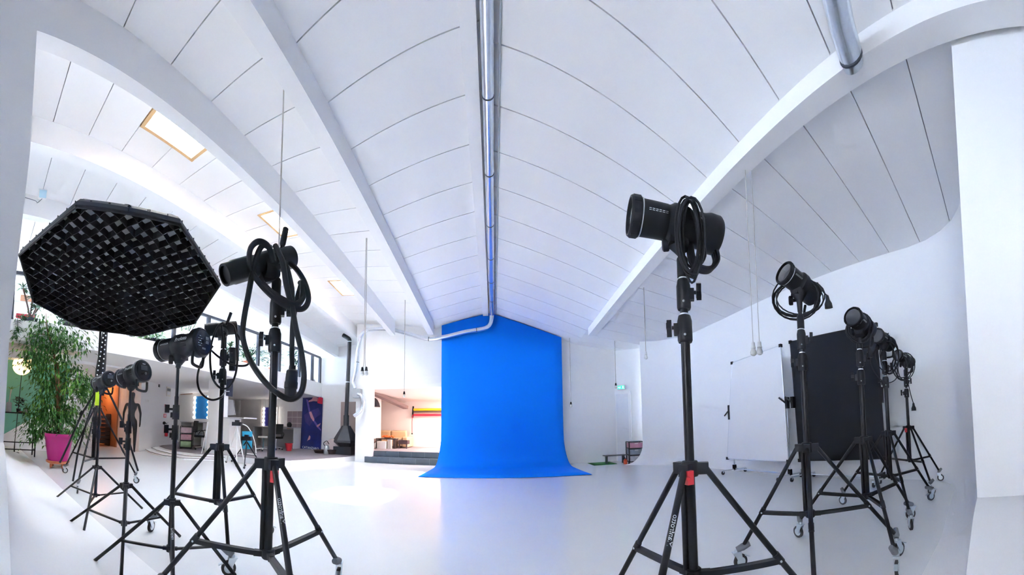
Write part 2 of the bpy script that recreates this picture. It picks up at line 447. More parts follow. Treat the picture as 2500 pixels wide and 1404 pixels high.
tag(struct(db.build('wall_store', BR, smooth=False)), 'orange-lit walls of the store room behind the doorway', 'wall')
# green niche
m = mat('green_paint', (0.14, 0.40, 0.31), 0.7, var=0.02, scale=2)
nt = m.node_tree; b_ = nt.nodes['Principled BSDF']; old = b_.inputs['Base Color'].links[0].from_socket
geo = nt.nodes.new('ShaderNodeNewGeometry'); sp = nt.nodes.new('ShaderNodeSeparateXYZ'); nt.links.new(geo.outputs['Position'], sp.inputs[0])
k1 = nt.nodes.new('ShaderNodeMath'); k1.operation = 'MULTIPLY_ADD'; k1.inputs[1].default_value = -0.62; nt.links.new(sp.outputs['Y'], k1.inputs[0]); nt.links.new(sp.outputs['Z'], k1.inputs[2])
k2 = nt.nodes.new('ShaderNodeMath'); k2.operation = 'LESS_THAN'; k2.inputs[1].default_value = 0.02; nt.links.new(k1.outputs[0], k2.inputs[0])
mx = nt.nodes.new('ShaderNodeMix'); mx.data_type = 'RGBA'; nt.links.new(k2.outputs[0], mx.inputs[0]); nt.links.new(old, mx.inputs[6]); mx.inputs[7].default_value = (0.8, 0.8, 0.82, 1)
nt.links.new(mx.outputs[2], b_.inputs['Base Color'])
gw = MB(); gw.box((-9.75, 0.20, 0), (-9.6, 2.5, 2.67)); gw.box((-9.6, 2.42, 0), (-9.3, 2.5, 2.67))
tag(struct(gw.build('wall_green', m, smooth=False)), 'sage green wall with a slanting white lower corner', 'wall')
gw = MB(); gw.box((-9.75, 2.5, 0), (-9.3, 2.56, 2.67)); gw.box((-11.35, 2.5, 0), (-9.75, 2.56, 2.67))
tag(struct(gw.build('wall_niche', WHITE, smooth=False)), 'white return wall beside the green wall', 'wall')
gt = MB(); gt.box((-7.45, 0.22, 2.52), (-7.3, 2.2, 2.67)); gt.box((-7.45, 0.20, 0), (-7.3, 0.40, 2.52))
tag(struct(gt.build('trim_8', mat('peach_lit_casing', (0.82, 0.68, 0.60), 0.6), smooth=False)), 'casing coloured with peach light round the green alcove', 'trim')  # peach light is put into the casing colour
# mezzanine slab and column
mz = MB(); mz.prism([(-7.0, 0.20, 2.67), (-6.62, 11.3, 2.25), (-13.2, 11.3, 2.25), (-13.2, 0.20, 2.67)], (0, 0, 0.43))
for k_, z_ in ((4, 3.10), (5, 2.82), (6, 2.82), (7, 3.10)): mz.v[k_] = (mz.v[k_][0], mz.v[k_][1], z_)
mz.box((-8.6, 0.42, 2.50), (-8.35, 11.3, 2.67))
tag(struct(mz.build('mezzanine', WHITE, smooth=False)), 'white mezzanine slab above the make-up area', 'mezzanine')
pc = MB(); pc.box((-7.75, 6.42, 0.0), (-7.25, 6.80, 2.50))
tag(struct(pc.build('column', WHITE, smooth=False)), 'square white column under the mezzanine', 'column')
# raised carpeted platform with low curved steps
PLAT = [(-4.25, 11.3), (-4.25, 9.95), (-4.45, 9.0), (-4.72, 8.1), (-5.03, 7.05), (-5.35, 6.75), (-5.9, 6.62), (-6.85, 6.50), (-7.45, 5.95), (-8.3, 5.75), (-9.2, 5.85), (-10.2, 6.2), (-10.6, 6.6), (-11.05, 7.5), (-12.2, 7.5), (-12.2, 11.3)]
pf = MB(); pf.prism([(x, y, 0.0) for x, y in PLAT][::-1], (0, 0, 0.146))
tag(struct(pf.build('platform', WHITE, smooth=False)), 'low white-edged platform of the make-up area', 'platform')
cp = MB(); cp.prism([(x * 1.0 - 0.04, y + 0.04, 0.146) for x, y in PLAT][::-1], (0, 0, 0.008))
tag(struct(cp.build('platform_carpet', CARPET, smooth=False)), 'grey mauve carpet on the low platform', 'carpet')
for n, (off, z) in enumerate(((0.34, 0.10), (0.68, 0.05))):
    q = PLAT[7:13]; pts = [(x - 0.05, y - off * (0.8 if 0 < i < 5 else 0.2), 0.0) for i, (x, y) in enumerate(q)]
    s_ = MB(); s_.prism(pts[::-1] + [(-7.0, 6.7, 0), (-10.5, 6.7, 0)][:0] + [(x, y + .1, 0) for x, y in q], (0, 0, z))
    o = struct(s_.build('platform_step', WHITE, smooth=False)); tag(o, ['upper shallow curved step of the platform', 'lower shallow curved step of the platform'][n], 'step')
    ed = MB(); ed.tube([(x, y, z) for x, y, _ in pts], 0.008, 6); ed.build('step_nosing', mat('dark_nosing', (0.12, 0.1, 0.1), 0.6), o)

# ------------------------------------------------------------------ stands and studio lamps
CAM = Vector((0, 0, 1.05))
def perp_to(d, w):
    d = V3(d).normalized(); w = V3(w); w = w - d * w.dot(d); return w.normalized()
def knob(b, p, d, r=0.022, l=0.035):
    """three-lobed clamp knob on a short stem"""
    p = V3(p); x, y, d = frame(d)
    b.cyl(p, p + d * l * 0.6, 0.009, n=8)
    for k in range(3):
        t = 2 * math.pi * k / 3
        b.obox(p + d * l + (x * math.cos(t) + y * math.sin(t)) * r * 0.7, x * math.cos(t) + y * math.sin(t), d, d.cross(x * math.cos(t) + y * math.sin(t)), r * 0.75, l * 0.35, r * 0.42)
def caster(leg, foot, top, heading):
    """fork, wheel and tyre under the foot of a leg; foot is the point of contact"""
    f = V3(foot); R_ = 0.052; h = Vector((math.cos(heading), math.sin(heading), 0)); s_ = Vector((-h.y, h.x, 0))
    c = f + Vector((0, 0, R_)); piv = c - h * 0.03 + Vector((0, 0, 0.068))
    fk = MB()
    for sg in (-1, 1):
        q = s_ * 0.017 * sg
        fk.prism([c + q + h * .016 - Vector((0, 0, .012)), c + q - h * .016 - Vector((0, 0, .008)), piv + q - h * .026, piv + q + h * .032], s_ * 0.003 * sg)
    fk.obox(piv + Vector((0, 0, .002)), h, s_, (0, 0, 1), .030, .021, .004)
    fk.cyl(piv, piv + Vector((0, 0, .022)), .017, .012, 12)
    fk.obox(c + h * 0.052 + Vector((0, 0, .030)), h + Vector((0, 0, -.4)), s_, (0, 0, 1), .022, .012, .004)
    fk.build('caster_fork', CHROME, leg)
    w = MB(); w.lathe(c - s_ * .012, s_, [(0, .030), (.0, .040), (.004, R_), (.022, R_), (.024, .040), (.024, .030)], 20); w.build('tyre', TYRE, leg)
    w = MB(); w.lathe(c - s_ * .0135, s_, [(0, .010), (.0005, .033), (.0265, .033), (.027, .010)], 16); w.build('wheel_hub', CHROME, leg)
    k = MB(); k.lathe(V3(top), (piv + Vector((0, 0, .02))) - V3(top), [(-.055, .018), (0, .026), (((piv + Vector((0, 0, .02))) - V3(top)).length, .018)], 12); k.build('leg_socket', GREYPL, leg)
def roller_stand(label, c, feet, ztop, zc=0.85, zh=0.40, rcol=0.0215, group='roller light stands', write=None, tab=None, cast=True, seed=0):
    rnd = random.Random(seed)
    r = root('roller_stand', (c[0], c[1], 0), label, 'light stand', group)
    col = MB(); cc = Vector((c[0], c[1], 0)); z_ = lambda z: cc + Vector((0, 0, z))
    z1 = ztop - 0.40
    col.cyl(z_(zh - .03), z_(z1), rcol, n=14); col.cyl(z_(z1), z_(ztop - .13), rcol * .86, n=12); col.cyl(z_(ztop - .13), z_(ztop), rcol * .7, n=12)
    sid = perp_to((0, 0, 1), cc - Vector((0, 0, 0))); sid = sid.cross(Vector((0, 0, 1)))
    col.cyl(cc - sid * .034 + Vector((0, 0, zh)), cc - sid * .034 + Vector((0, 0, zc)), .013, n=10)
    col.build('column', BLACK, r)
    for (za, zb, rr, kd) in ((z1 - .03, z1 + .095, .035, -1), (ztop - .275, ztop - .135, .033, 1)):
        k = MB(); k.lathe(z_(za), (0, 0, 1), [(0, rr * .9), (.01, rr), ((zb - za) * .8, rr), (zb - za, rr * .82)], 14)
        kk = sid * kd
        k.obox(z_((za + zb) / 2) + kk * rr, kk, (0, 0, 1), kk.cross(Vector((0, 0, 1))), .016, .026, .017)
        p = k.build('clamp', BLKPL, r)
        n_ = MB(); knob(n_, z_((za + zb) / 2 + .01) + kk * (rr + .006), kk, .028, .032); n_.build('knob', BLKPL, p)
        n_ = MB(); q = z_(za + .03) - V3((cc.x, cc.y, 0)).normalized() * rr; n_.sph(q, .006, 8, 6); n_.build('screw', CHROME, p)
    k = MB(); k.lathe(z_(ztop - .125), (0, 0, 1), [(0, .022), (.004, .0265), (.09, .0265), (.10, .021)], 14); k.build('spigot_sleeve', BLKPL, r)
    for zz in (ztop - .131, z1 + .099):
        k = MB(); k.cyl(z_(zz), z_(zz + .006), .0225, n=14); k.build('tube_ring', SILVER, r)
    # collar with three arms, lower hub
    k = MB(); k.lathe(z_(zc - .035), (0, 0, 1), [(0, .036), (.01, .040), (.06, .040), (.07, .034)], 14)
    hb = MB(); hb.lathe(z_(zh - .045), (0, 0, 1), [(0, .030), (.008, .036), (.045, .036), (.05, .03)], 14)
    legs = []
    for f in feet:
        f = V3(f); d = Vector((f.x - cc.x, f.y - cc.y, 0)); L = d.length; d.normalize(); s_ = Vector((-d.y, d.x, 0))
        k.obox(z_(zc) + d * .05, d, s_, (0, 0, 1), .035, .022, .026); hb.obox(z_(zh - .02) + d * .045, d, s_, (0, 0, 1), .03, .016, .014)
        a = z_(zc - .005) + d * .075
        bt = Vector((f.x, f.y, 0)) + Vector((0, 0, .155 if cast else .012)) - d * (.02 if cast else 0)
        lg = MB(); lg.cyl(a, bt, .0145, n=12); mid = a.lerp(bt, 0.62); lg.cyl(a.lerp(bt, .60), a.lerp(bt, .66), .018, n=12)
        leg = lg.build('leg', BLACK, r); legs.append((leg, a, bt))
        if cast: caster(leg, f, bt, rnd.uniform(0, 6.28))
        else:
            e = MB(); e.cyl(bt - (bt - a).normalized() * .02, bt + (bt - a).normalized() * .01, .016, n=10); e.build('rubber_foot', TYRE, leg)
        t = (a.z - zh) / (a.z - bt.z); t = min(max(t, .3), .8)
        br = MB(); q = a.lerp(bt, t)
        br.bar(z_(zh - .02) + d * .06 + s_ * .012, q + s_ * .014, .004, .024); br.bar(z_(zh - .02) + d * .06 - s_ * .012, q - s_ * .014, .004, .024); br.bar(z_(zh - .012) + d * .06, q + Vector((0, 0, .010)), .024, .004)
        bo = br.build('brace', BLACK, r)
        for sg in (-1, 1):
            rv = MB(); rv.cyl(q + s_ * .013 * sg, q + s_ * .019 * sg, .006, n=8); rv.build('rivet', CHROME, bo)
    co = k.build('collar', BLKPL, r)
    hb.build('hub', BLKPL, r)
    if tab is not None:
        t_ = MB(); q = z_(zc - .01) + V3(tab); t_.obox(q, (1, 0, 0), (0, 1, 0), (0, 0, 1), .016, .016, .03); t_.cyl(q + V3((0, 0, .005)), q + V3(tab).normalized() * .025 + V3((0, 0, .005)), .008, n=8); t_.build('locking_tab', RED, co)
    if write is not None:
        leg, a, bt = legs[write[0]]; d = (a - bt).normalized(); tow = perp_to(d, CAM - (a + bt) / 2); up = tow.cross(d); p0 = a.lerp(bt, write[2])
        def fn(x, y):
            ph = (y - .006) / .0145; return p0 + d * x - up * (.0153 * math.sin(ph)) + tow * (.0153 * math.cos(ph))
        lettering('maker_name', write[1], write[3], INK, leg, fn)
    return r
def simple_stand(label, c, feet, ztop, zc=0.50, zh=0.20, write=None, group='compact light stands'):
    r = root('light_stand', (c[0], c[1], 0), label, 'light stand', group)
    cc = Vector((c[0], c[1], 0)); z_ = lambda z: cc + Vector((0, 0, z))
    col = MB(); col.cyl(z_(zh - .03), z_(ztop - .44), .0175, n=14); col.cyl(z_(ztop - .44), z_(ztop - .20), .0145, n=12); col.cyl(z_(ztop - .20), z_(ztop), .0115, n=12); col.build('column', BLACK, r)
    d0 = V3((c[0], c[1], 0)).normalized(); sid = Vector((-d0.y, d0.x, 0))
    for za in (ztop - .50, ztop - .36):
        k = MB(); k.cyl(z_(za), z_(za + .10), .026, .024, 14); k.obox(z_(za + .03) + sid * .026, sid, (0, 0, 1), d0, .012, .018, .012)
        p = k.build('clamp', BLKPL, r)
        n_ = MB(); n_.cyl(z_(za + .07) + sid * .02, z_(za + .07) + sid * .05, .008, n=8); n_.obox(z_(za + .072) + sid * .062, sid, (0, 0, 1), d0, .016, .028, .012); n_.build('knob', BLKPL, p)
    k = MB(); k.cyl(z_(zc - .02), z_(zc + .03), .030, .026, 14); hb = MB(); hb.cyl(z_(zh - .03), z_(zh + .01), .026, n=12)
    legs = []
    for f in feet:
        f = V3(f); d = Vector((f.x - cc.x, f.y - cc.y, 0)).normalized(); s_ = Vector((-d.y, d.x, 0))
        k.obox(z_(zc) + d * .035, d, s_, (0, 0, 1), .022, .016, .018); hb.obox(z_(zh - .01) + d * .03, d, s_, (0, 0, 1), .02, .012, .010)
        a = z_(zc) + d * .05; bt = Vector((f.x, f.y, .014)); lg = MB(); lg.cyl(a, bt, .0125, n=10); leg = lg.build('leg', BLACK, r); legs.append((leg, a, bt))
        e = MB(); e.cyl(bt - (bt - a).normalized() * .012, bt + (bt - a).normalized() * .008, .014, n=10); e.build('rubber_foot', TYRE, leg)
        q = a.lerp(bt, .60); br = MB(); br.bar(z_(zh - .01) + d * .045, q, .018, .014); br.build('brace', BLACK, r)
    k.build('collar', BLKPL, r); hb.build('hub', BLKPL, r)
    if write is not None:
        leg, a, bt = legs[write[0]]; d = (bt - a).normalized(); tow = perp_to(d, CAM - (a + bt) / 2); up = tow.cross(d); p0 = a.lerp(bt, write[2])
        def fn(x, y):
            ph = (y - .006) / .0125; return p0 + d * x - up * (.0133 * math.sin(ph)) + tow * (.0133 * math.cos(ph))
        lettering('maker_name', write[1], write[3], INK, leg, fn)
    return r
def coil(c, u, v, a, b, n, seed, wob=0.18, n_=22, w=0.02):
    rnd = random.Random(seed); c = V3(c); u = V3(u).normalized(); v = V3(v).normalized(); nn = u.cross(v); pts = []
    A = [a * rnd.uniform(1 - wob, 1 + wob) for _ in range(n + 2)]; B = [b * rnd.uniform(1 - wob, 1 + wob) for _ in range(n + 2)]
    ou = [a * rnd.uniform(-wob, wob) for _ in range(n + 2)]; ow = [rnd.uniform(-w, w) for _ in range(n + 2)]
    for i in range(n * n_ + 1):
        t = i / n_; k = int(t); f = t - k; f = f * f * (3 - 2 * f); g = lambda L: L[k] * (1 - f) + L[k + 1] * f
        th = 2 * math.pi * t + math.pi / 2
        pts.append(c + u * (math.cos(th) * g(A) + g(ou)) + v * (math.sin(th) * g(B)) + nn * g(ow))
    return pts
def plug(par, p, d, s=1.0, pins=True):
    p = V3(p); x, y, d = frame(d); b = MB()
    b.lathe(p, d, [(0, .007 * s), (.02 * s, .010 * s), (.035 * s, .017 * s), (.055 * s, .018 * s)], 12); o = b.build('plug', BLKPL, par)
    return o
def lamp(label, back, front, mount, cables=(), rc=0.0055, face=None, word=None, group='studio flash heads', rear=1.0, glass=True, wordsize=0.034, handle_roll=0.0, barrel=False, plugs=(), side_handle=False):
    back, front, mount = V3(back), V3(front), V3(mount); ax = front - back; L = ax.length; ax.normalize(); S = L / 0.38
    r = root('flash_head', mount, label, 'studio flash', group)
    dn = perp_to(ax, (0, 0, -1)); sd = ax.cross(dn)
    P = lambda t, d=0, s=0: back + ax * (t * S) + dn * d + sd * s
    b = MB()
    if barrel: b.lathe(back, ax, [(0, .052), (.004, .060), (.16 * S, .062), (.20 * S, .056), (.23 * S, .056)], 28)
    else: b.lathe(back, ax, [(.006, .060 * rear), (0, .078 * rear), (.012 * S, .088 * rear), (.05 * S, .088 * rear), (.075 * S, .079), (.135 * S, .076), (.15 * S, .083), (.165 * S, .086), (.205 * S, .086), (.222 * S, .074), (.235 * S, .073)], 30)
    body = b.build('body', BLKPL, r)
    t = MB()
    if barrel: t.lathe(P(.225), ax, [(0, .058), (.01, .060), (.11 * S, .060), (.12 * S, .056), (.155 * S, .056), (.155 * S, .045), (.14 * S, .043)], 28)
    else: t.lathe(P(.225), ax, [(0, .070), (.01, .0745), (.105 * S, .0755), (.108 * S, .0755)], 30)
    refl = t.build('reflector_tube', BLKPL, r)
    if not barrel:
        q = MB(); q.lathe(P(.333), ax, [(0, .0785), (.002, .0790), (.004, .0785)], 30); q.build('trim_ring', SILVER, refl)
        q = MB(); q.lathe(P(.338), ax, [(0, .078), (.004, .083), (.036 * S, .083), (.042 * S, .079), (.042 * S, .072), (.028 * S, .070)], 30, cap=True); q.build('front_ring', BLKPL, refl)
        for k in range(10):
            a_ = 2 * math.pi * k / 10; o_ = dn * math.cos(a_) + sd * math.sin(a_)
            z_ = MB(); z_.obox(P(.357) + o_ * .083, ax, o_, ax.cross(o_), .014 * S, .002, .008); z_.build('grip_rib', BLKPL, refl)
        # printed scale on the tube
        tow = perp_to(ax, CAM - P(.28)); e2 = tow.cross(ax)
        if e2.z < 0: e2 = -e2
        z_ = MB()
        for k in range(6):
            for h0, h1 in ((.30, .42), (.55, .62)):
                a0 = P(.245 + .013 * k) + (tow * math.cos(.55) + e2 * math.sin(.55)) * .0762
                z_.obox(a0 + e2 * (.004 if h1 > .5 else -.002), ax, e2, tow, .0045 * S, .0009, .0006)
        z_.build('zoom_scale', INK, refl)
        if glass:
            q = MB(); q.lathe(P(.366), ax, [(0, .070), (.004, .066), (.007, .03), (.008, .004)], 28); q.build('front_glass', mat('smoked_glass', (0.05, 0.055, 0.065), 0.06, spec=0.8, coat=0.5), refl)
    # vents on both flanks
    for sg in (-1, 1):
        for k in range(4):
            a_ = math.radians(90 + sg * 90 + (k - 1.5) * 11); o_ = dn * math.cos(a_ - math.pi / 2) + sd * math.sin(a_ - math.pi / 2)
            v_ = MB(); v_.obox(P(.105) + o_ * (.0765 if not barrel else .0615), ax, o_, ax.cross(o_), .022 * S, .0025, .0035); v_.build('vent_slot', mat('vent_black', (0.003, 0.003, 0.004), 0.8), body)
    # yoke down to the stand
    y = MB(); q0 = P(.185, .05); down = (mount - q0)
    y.lathe(q0, down, [(0, .040), (down.length * .3, .036), (down.length * .55, .022), (down.length, .018)], 16)
    y.obox(P(.185, .070), ax, sd, dn, .038, .034, .03); y.lathe(P(.19, .03), mount - P(.19, .03), [(0, .062), (.05, .056), (.085, .034), (.10, .026)], 18)
    yo = y.build('mount_bracket', BLKPL, r)
    kp = q0 + down * .45; tow = CAM - kp; tow.z = 0; tow = tow.normalized(); sd2 = Vector((-tow.y, tow.x, 0))
    if sd2.dot(ax) < 0: sd2 = -sd2
    for sg in (1,):
        k_ = MB(); k_.lathe(kp, sd2 * sg, [(.02, .010), (.045, .012), (.046, .030), (.052, .033), (.072, .033), (.078, .026)], 16); k_.build('tilt_knob', BLKPL, yo)
    # handle under the rear
    h = MB(); w = dn * math.cos(handle_roll) + sd * math.sin(handle_roll); sw = ax.cross(w)
    hp = [P(.03) + w * .08 - sw * .055, P(.03) + w * .145 - sw * .052, P(.035) + w * .160 - sw * .030, P(.035) + w * .160 + sw * .030, P(.03) + w * .145 + sw * .052, P(.03) + w * .08 + sw * .055]
    if not barrel:
        if side_handle:
            for s9 in (-.018, 0, .018): h.tube(spline([P(.015, .075, s9), P(.005, .125, s9), P(.035, .175, s9), P(.085, .180, s9), P(.115, .145, s9), P(.125, .085, s9)], 5), .0115, 8)
        else: h.tube(spline(hp, 5), .0105, 8)
        h.build('handle', BLKPL, r)
    if face:
        pn = MB(); pn.lathe(back + ax * .004, -ax, [(0, .070 * rear), (.001, .072 * rear), (.004, .072 * rear), (.005, .068 * rear)], 26); po = pn.build('control_panel', mat('panel_black', (0.008, 0.009, 0.012), 0.25), r)
        upv = -dn
        side = ax.cross(upv)
        Q = lambda a_, b_: back - ax * .003 + side * a_ + upv * b_
        if face == 'screen':
            s_ = MB(); s_.obox(Q(0, .022), side, upv, ax, .033, .021, .0025); s_.build('screen', mat('lcd_grey', (0.09, 0.10, 0.12), 0.2), po)
            for (a_, b_, rr) in ((.012, -.022, .011), (-.016, -.028, .008), (.036, -.018, .006)):
                s_ = MB(); s_.lathe(Q(a_, b_), -ax, [(0, rr), (.006, rr), (.008, rr * .6)], 12); s_.build('dial', GREYPL if rr > .01 else BLKPL, po)
            s_ = MB(); s_.sph(Q(.020, -.019), .006, 8, 6); s_.build('lamp_button', INK, po)
            s_ = MB(); s_.obox(Q(0, .054), side, upv, ax, .014, .002, .002); s_.build('logo_mark', INK, po)
        else:
            for (a_, b_) in ((.034, .030), (.034, .004)):
                s_ = MB(); s_.obox(Q(a_, b_), side, upv, ax, .015, .010, .0022); s_.build('socket', GREYPL, po)
            s_ = MB(); s_.lathe(Q(0, .004), -ax, [(0, .013), (.008, .012)], 12); s_.build('dial', BLKPL, po)
            for i in range(3):
                for j in range(5):
                    s_ = MB(); s_.obox(Q(-.024 - .014 * i, .034 - .016 * j), side, upv, ax, .0035, .0022, .002); s_.build('button', INK if (i + j) % 2 else GREYPL, po)
            s_ = MB(); s_.obox(Q(0, -.044), side, upv, ax, .018, .006, .002); s_.build('port', GREYPL, po)
    if word:
        tow = perp_to(ax, CAM - P(.11)); e2 = tow.cross(ax)
        if e2.z < 0: e2 = -e2
        rightward = Vector((CAM - P(.11)).cross(Vector((0, 0, 1)))) * -1      # picture right as seen from the camera
        dirx = ax if ax.dot(rightward) > 0 else -ax
        def fn(x, yv):
            ph = word[2] + (yv - .01) / .0775; return P(word[1]) + dirx * x + (tow * math.cos(ph) + e2 * math.sin(ph)) * .0885
        lettering('maker_name', word[0], wordsize, INK, body, fn)
    for i, pts in enumerate(cables):
        c_ = MB(); c_.tube(pts, rc, 8); c_.build('power_cable', RUBBER, r)
    for (p, d, s_) in plugs: plug(r, p, d, s_)
    return r
def facing(p):
    """horizontal and vertical axes of a plane that faces the room's front from point p"""
    d = V3(p) - CAM; d.z = 0; d.normalize(); return Vector((d.y, -d.x, 0)), Vector((0, 0, 1))

# right row, nearest first
def ring_feet(c, angs, rad): return [(c[0] + rad * math.cos(math.radians(a)), c[1] + rad * math.sin(math.radians(a)), 0) for a in angs]
roller_stand('black roller stand with red tab, nearest on the right', (0.84, 1.24), ring_feet((.84, 1.24), (325, 105, 215), .60), 1.86, write=(2, 'Manfrotto', .30, .030), tab=(-.045, -.055, -.02), seed=1)
roller_stand('second black roller stand in the right row', (1.91, 1.352), [(1.607, 1.767, 0), (2.292, .836, 0), (1.42, 1.0, 0)], 1.83, seed=2)
roller_stand('third black roller stand in the right row', (2.505, 1.175), [(2.339, 1.793, 0), (1.992, .754, 0), (3.12, 1.0, 0)], 1.75, seed=3)
roller_stand('fourth black roller stand in the right row, before the black panel edge', (3.36, 1.28), [(3.45, 1.95, 0), (2.82, .909, 0), (3.80, .95, 0)], 1.78, seed=4)
roller_stand('farthest black roller stand on the right, with small red tab', (4.50, 1.40), [(4.641, 1.95, 0), (4.06, 1.0, 0), (4.88, 1.05, 0)], 1.72, tab=(-.06, .02, -.02), seed=5)
u, v = facing((.84, 1.24, 1.9))
gc = (0.792,1.106,1.839)
lamp('black flash head pointing left on the nearest right stand', (1.009,1.176,1.956), (0.586,1.272,1.982), (0.84, 1.24, 1.86), [coil(gc, u, v, .046, .150, 9, 3, .32, w=.05), spline([(0.806,1.169,1.997),(0.778,1.188,1.848),(0.832,1.151,1.743),(0.88,1.115,1.796),(0.869,1.123,1.918)], 6)], side_handle=True)
u, v = facing((1.91, 1.35, 1.9))
lamp('black flash head with big cable ring on the second right stand', (2.072,1.326,1.988), (1.766,1.377,2.083), (1.91, 1.352, 1.83), [coil((1.92,1.372,1.939), u, v, .155, .135, 6, 5, .18, w=.05), spline([(1.95,1.219,2.02),(1.974,1.18,1.944),(1.986,1.161,1.922)], 5)], plugs=(((1.984,1.163,1.922), (.2, 0, -1), 1.6),))
u, v = facing((2.5, 1.17, 1.9))
lamp('black flash head with tight coil on the third right stand', (2.661,1.152,1.811), (2.353,1.152,1.864), (2.505, 1.175, 1.75), [coil((2.494,1.158,1.796), u, v, .105, .115, 8, 7, .2, w=.05), spline([(2.53,1.078,1.746),(2.527,1.085,1.659),(2.523,1.094,1.618)], 5)], plugs=(((2.523,1.093,1.621), (0, 0, -1), 1.4),))
u, v = facing((3.36, 1.28, 1.8))
lamp('black flash head partly hidden on the fourth right stand', (3.557,1.28,1.865), (3.227,1.304,1.914), (3.36, 1.28, 1.78), [coil((3.382,1.233,1.708), u, v, .11, .20, 4, 9, .3, w=.05), spline([(3.289,1.337,1.787),(3.26,1.406,1.657),(3.283,1.352,1.496),(3.322,1.253,1.401),(3.361,1.144,1.462),(3.357,1.154,1.686)], 6)])
u, v = facing((4.5, 1.4, 1.8))
lamp('black flash head with loose dangling cable on the farthest right stand', (4.724,1.374,1.819), (4.36,1.466,1.896), (4.50, 1.40, 1.72), [coil((4.479,1.423,1.732), u, v, .13, .17, 5, 12, .35, w=.08), spline([(4.448,1.355,1.669),(4.449,1.353,1.493),(4.458,1.324,1.315),(4.466,1.296,1.196)], 6)], rc=.007, plugs=(((4.466,1.296,1.202), (0, 0, -1), 2.0),))

# left group
roller_stand('black roller stand nearest on the left with thick cable', (-1.10, 1.36), [(-1.02, 2.02, 0), (-1.62, 1.02, 0), (-.62, 1.0, 0)], 1.88, write=(2, 'Manfrotto', .28, .030), tab=(.05, -.03, -.05), group='roller light stands', seed=6)
roller_stand('black roller stand behind, carrying the cable-draped head', (-2.12, 1.91), [(-2.70, 1.60, 0), (-2.0, 2.47, 0), (-1.66, 1.62, 0)], 1.84, seed=7)
cab1 = spline([(-1.033,1.248,1.882),(-1.029,1.199,1.94),(-1.054,1.15,1.951),(-1.096,1.138,1.915),(-1.102,1.16,1.826),(-1.052,1.205,1.734),(-0.98,1.265,1.66),(-0.916,1.336,1.643),(-0.908,1.39,1.709),(-0.948,1.411,1.818),(-1.013,1.415,1.914),(-1.053,1.385,1.947),(-1.038,1.296,1.882)], 7)
cab2 = spline([(-1.073,1.267,1.979),(-1.065,1.194,1.954),(-1.091,1.171,1.868),(-1.11,1.152,1.7),(-1.124,1.138,1.554),(-1.122,1.14,1.471),(-1.093,1.168,1.366),(-1.03,1.224,1.255),(-0.952,1.286,1.187),(-0.903,1.321,1.205),(-0.885,1.333,1.287),(-0.898,1.324,1.419),(-0.924,1.306,1.542),(-0.94,1.295,1.645),(-1.005,1.371,1.793),(-1.052,1.386,1.924)], 7)
cab3 = spline([(-1.028,1.252,1.968),(-0.972,1.245,1.863),(-0.953,1.26,1.74),(-0.95,1.312,1.663),(-0.939,1.369,1.701),(-0.959,1.404,1.817),(-0.987,1.409,1.758),(-1.005,1.396,1.623),(-1.008,1.394,1.49),(-1.005,1.396,1.369)], 7)
cab4 = spline([(-1.061,1.198,1.765),(-1.021,1.232,1.715),(-0.964,1.277,1.675),(-0.927,1.304,1.662),(-0.934,1.372,1.712),(-0.955,1.407,1.784),(-0.992,1.429,1.835)], 7)
F = lamp('black barrel flash head with grip on the nearest left stand', (-1.068,1.449,2.007), (-1.21,1.077,1.804), (-1.10, 1.36, 1.88), [cab1, cab2, cab3, cab4], rc=.0145, barrel=True, plugs=())
b = MB(); b.cyl((-1.075,1.356,2.004), (-1.067,1.362,2.043), .008, n=10); b.lathe((-1.068,1.361,2.032), V3((-1.053,1.372,2.143)) - V3((-1.068,1.361,2.032)), [(0, .013), (.01, .0165), (.075, .0175), (.098, .0165), (.103, .010)], 14); b.build('grip_handle', BLKPL, F)
b = MB(); b.lathe((-1.003,1.397,1.373), V3((-1.01,1.392,1.194)) - V3((-1.003,1.397,1.373)), [(0, .018), (.02, .020), (.03, .031), (.085, .033), (.09, .036), (.12, .036), (.125, .032), (.175, .030)], 18); b.build('cable_connector', BLKPL, F)
E_ = lamp('black barrel flash head in loops of cable behind the left group', (-2.136,2.078,1.947), (-2.307,1.839,1.904), (-2.12, 1.91, 1.84), [
    spline([(-2.047,1.881,1.927),(-2.007,1.923,1.886),(-1.986,1.946,1.709),(-1.986,1.946,1.514),(-2.019,1.911,1.381),(-2.071,1.855,1.357),(-2.119,1.8,1.435),(-2.138,1.777,1.576),(-2.135,1.78,1.736),(-2.107,1.814,1.88),(-2.073,1.852,1.925)], 7),
    spline([(-2.126,1.791,1.719),(-2.184,1.719,1.573),(-2.203,1.696,1.43),(-2.182,1.722,1.315),(-2.125,1.792,1.255),(-2.069,1.857,1.28),(-2.14,1.958,1.346)], 7),
    spline([(-2.006,1.954,1.839),(-1.936,2.023,1.699),(-1.919,2.039,1.61),(-1.948,2.011,1.563),(-2.031,1.928,1.569),(-2.104,1.847,1.629),(-2.159,1.783,1.697)], 7),
    spline([(-2.1,1.852,1.924),(-2.083,1.871,1.745),(-2.073,1.882,1.531),(-2.062,1.894,1.389)], 6)], rc=.0095, barrel=True)
b = MB(); b.cyl((-2.108,1.918,1.923), (-2.099,1.928,1.971), .009, n=10); b.cyl((-2.101,1.926,1.949), (-2.081,1.947,2.039), .014, .015, 12); b.build('grip_handle', BLKPL, E_)
b = MB(); b.cyl((-2.099,2.001,1.736), (-2.097,2.003,1.532), .034, .030, 14); b.build('cable_connector', BLKPL, E_)
simple_stand('compact light stand furthest left of the three small flashes', (-3.45, 1.30), [(-4.1, 1.02, 0), (-3.43, 1.89, 0), (-2.825, .97, 0)], 1.33)
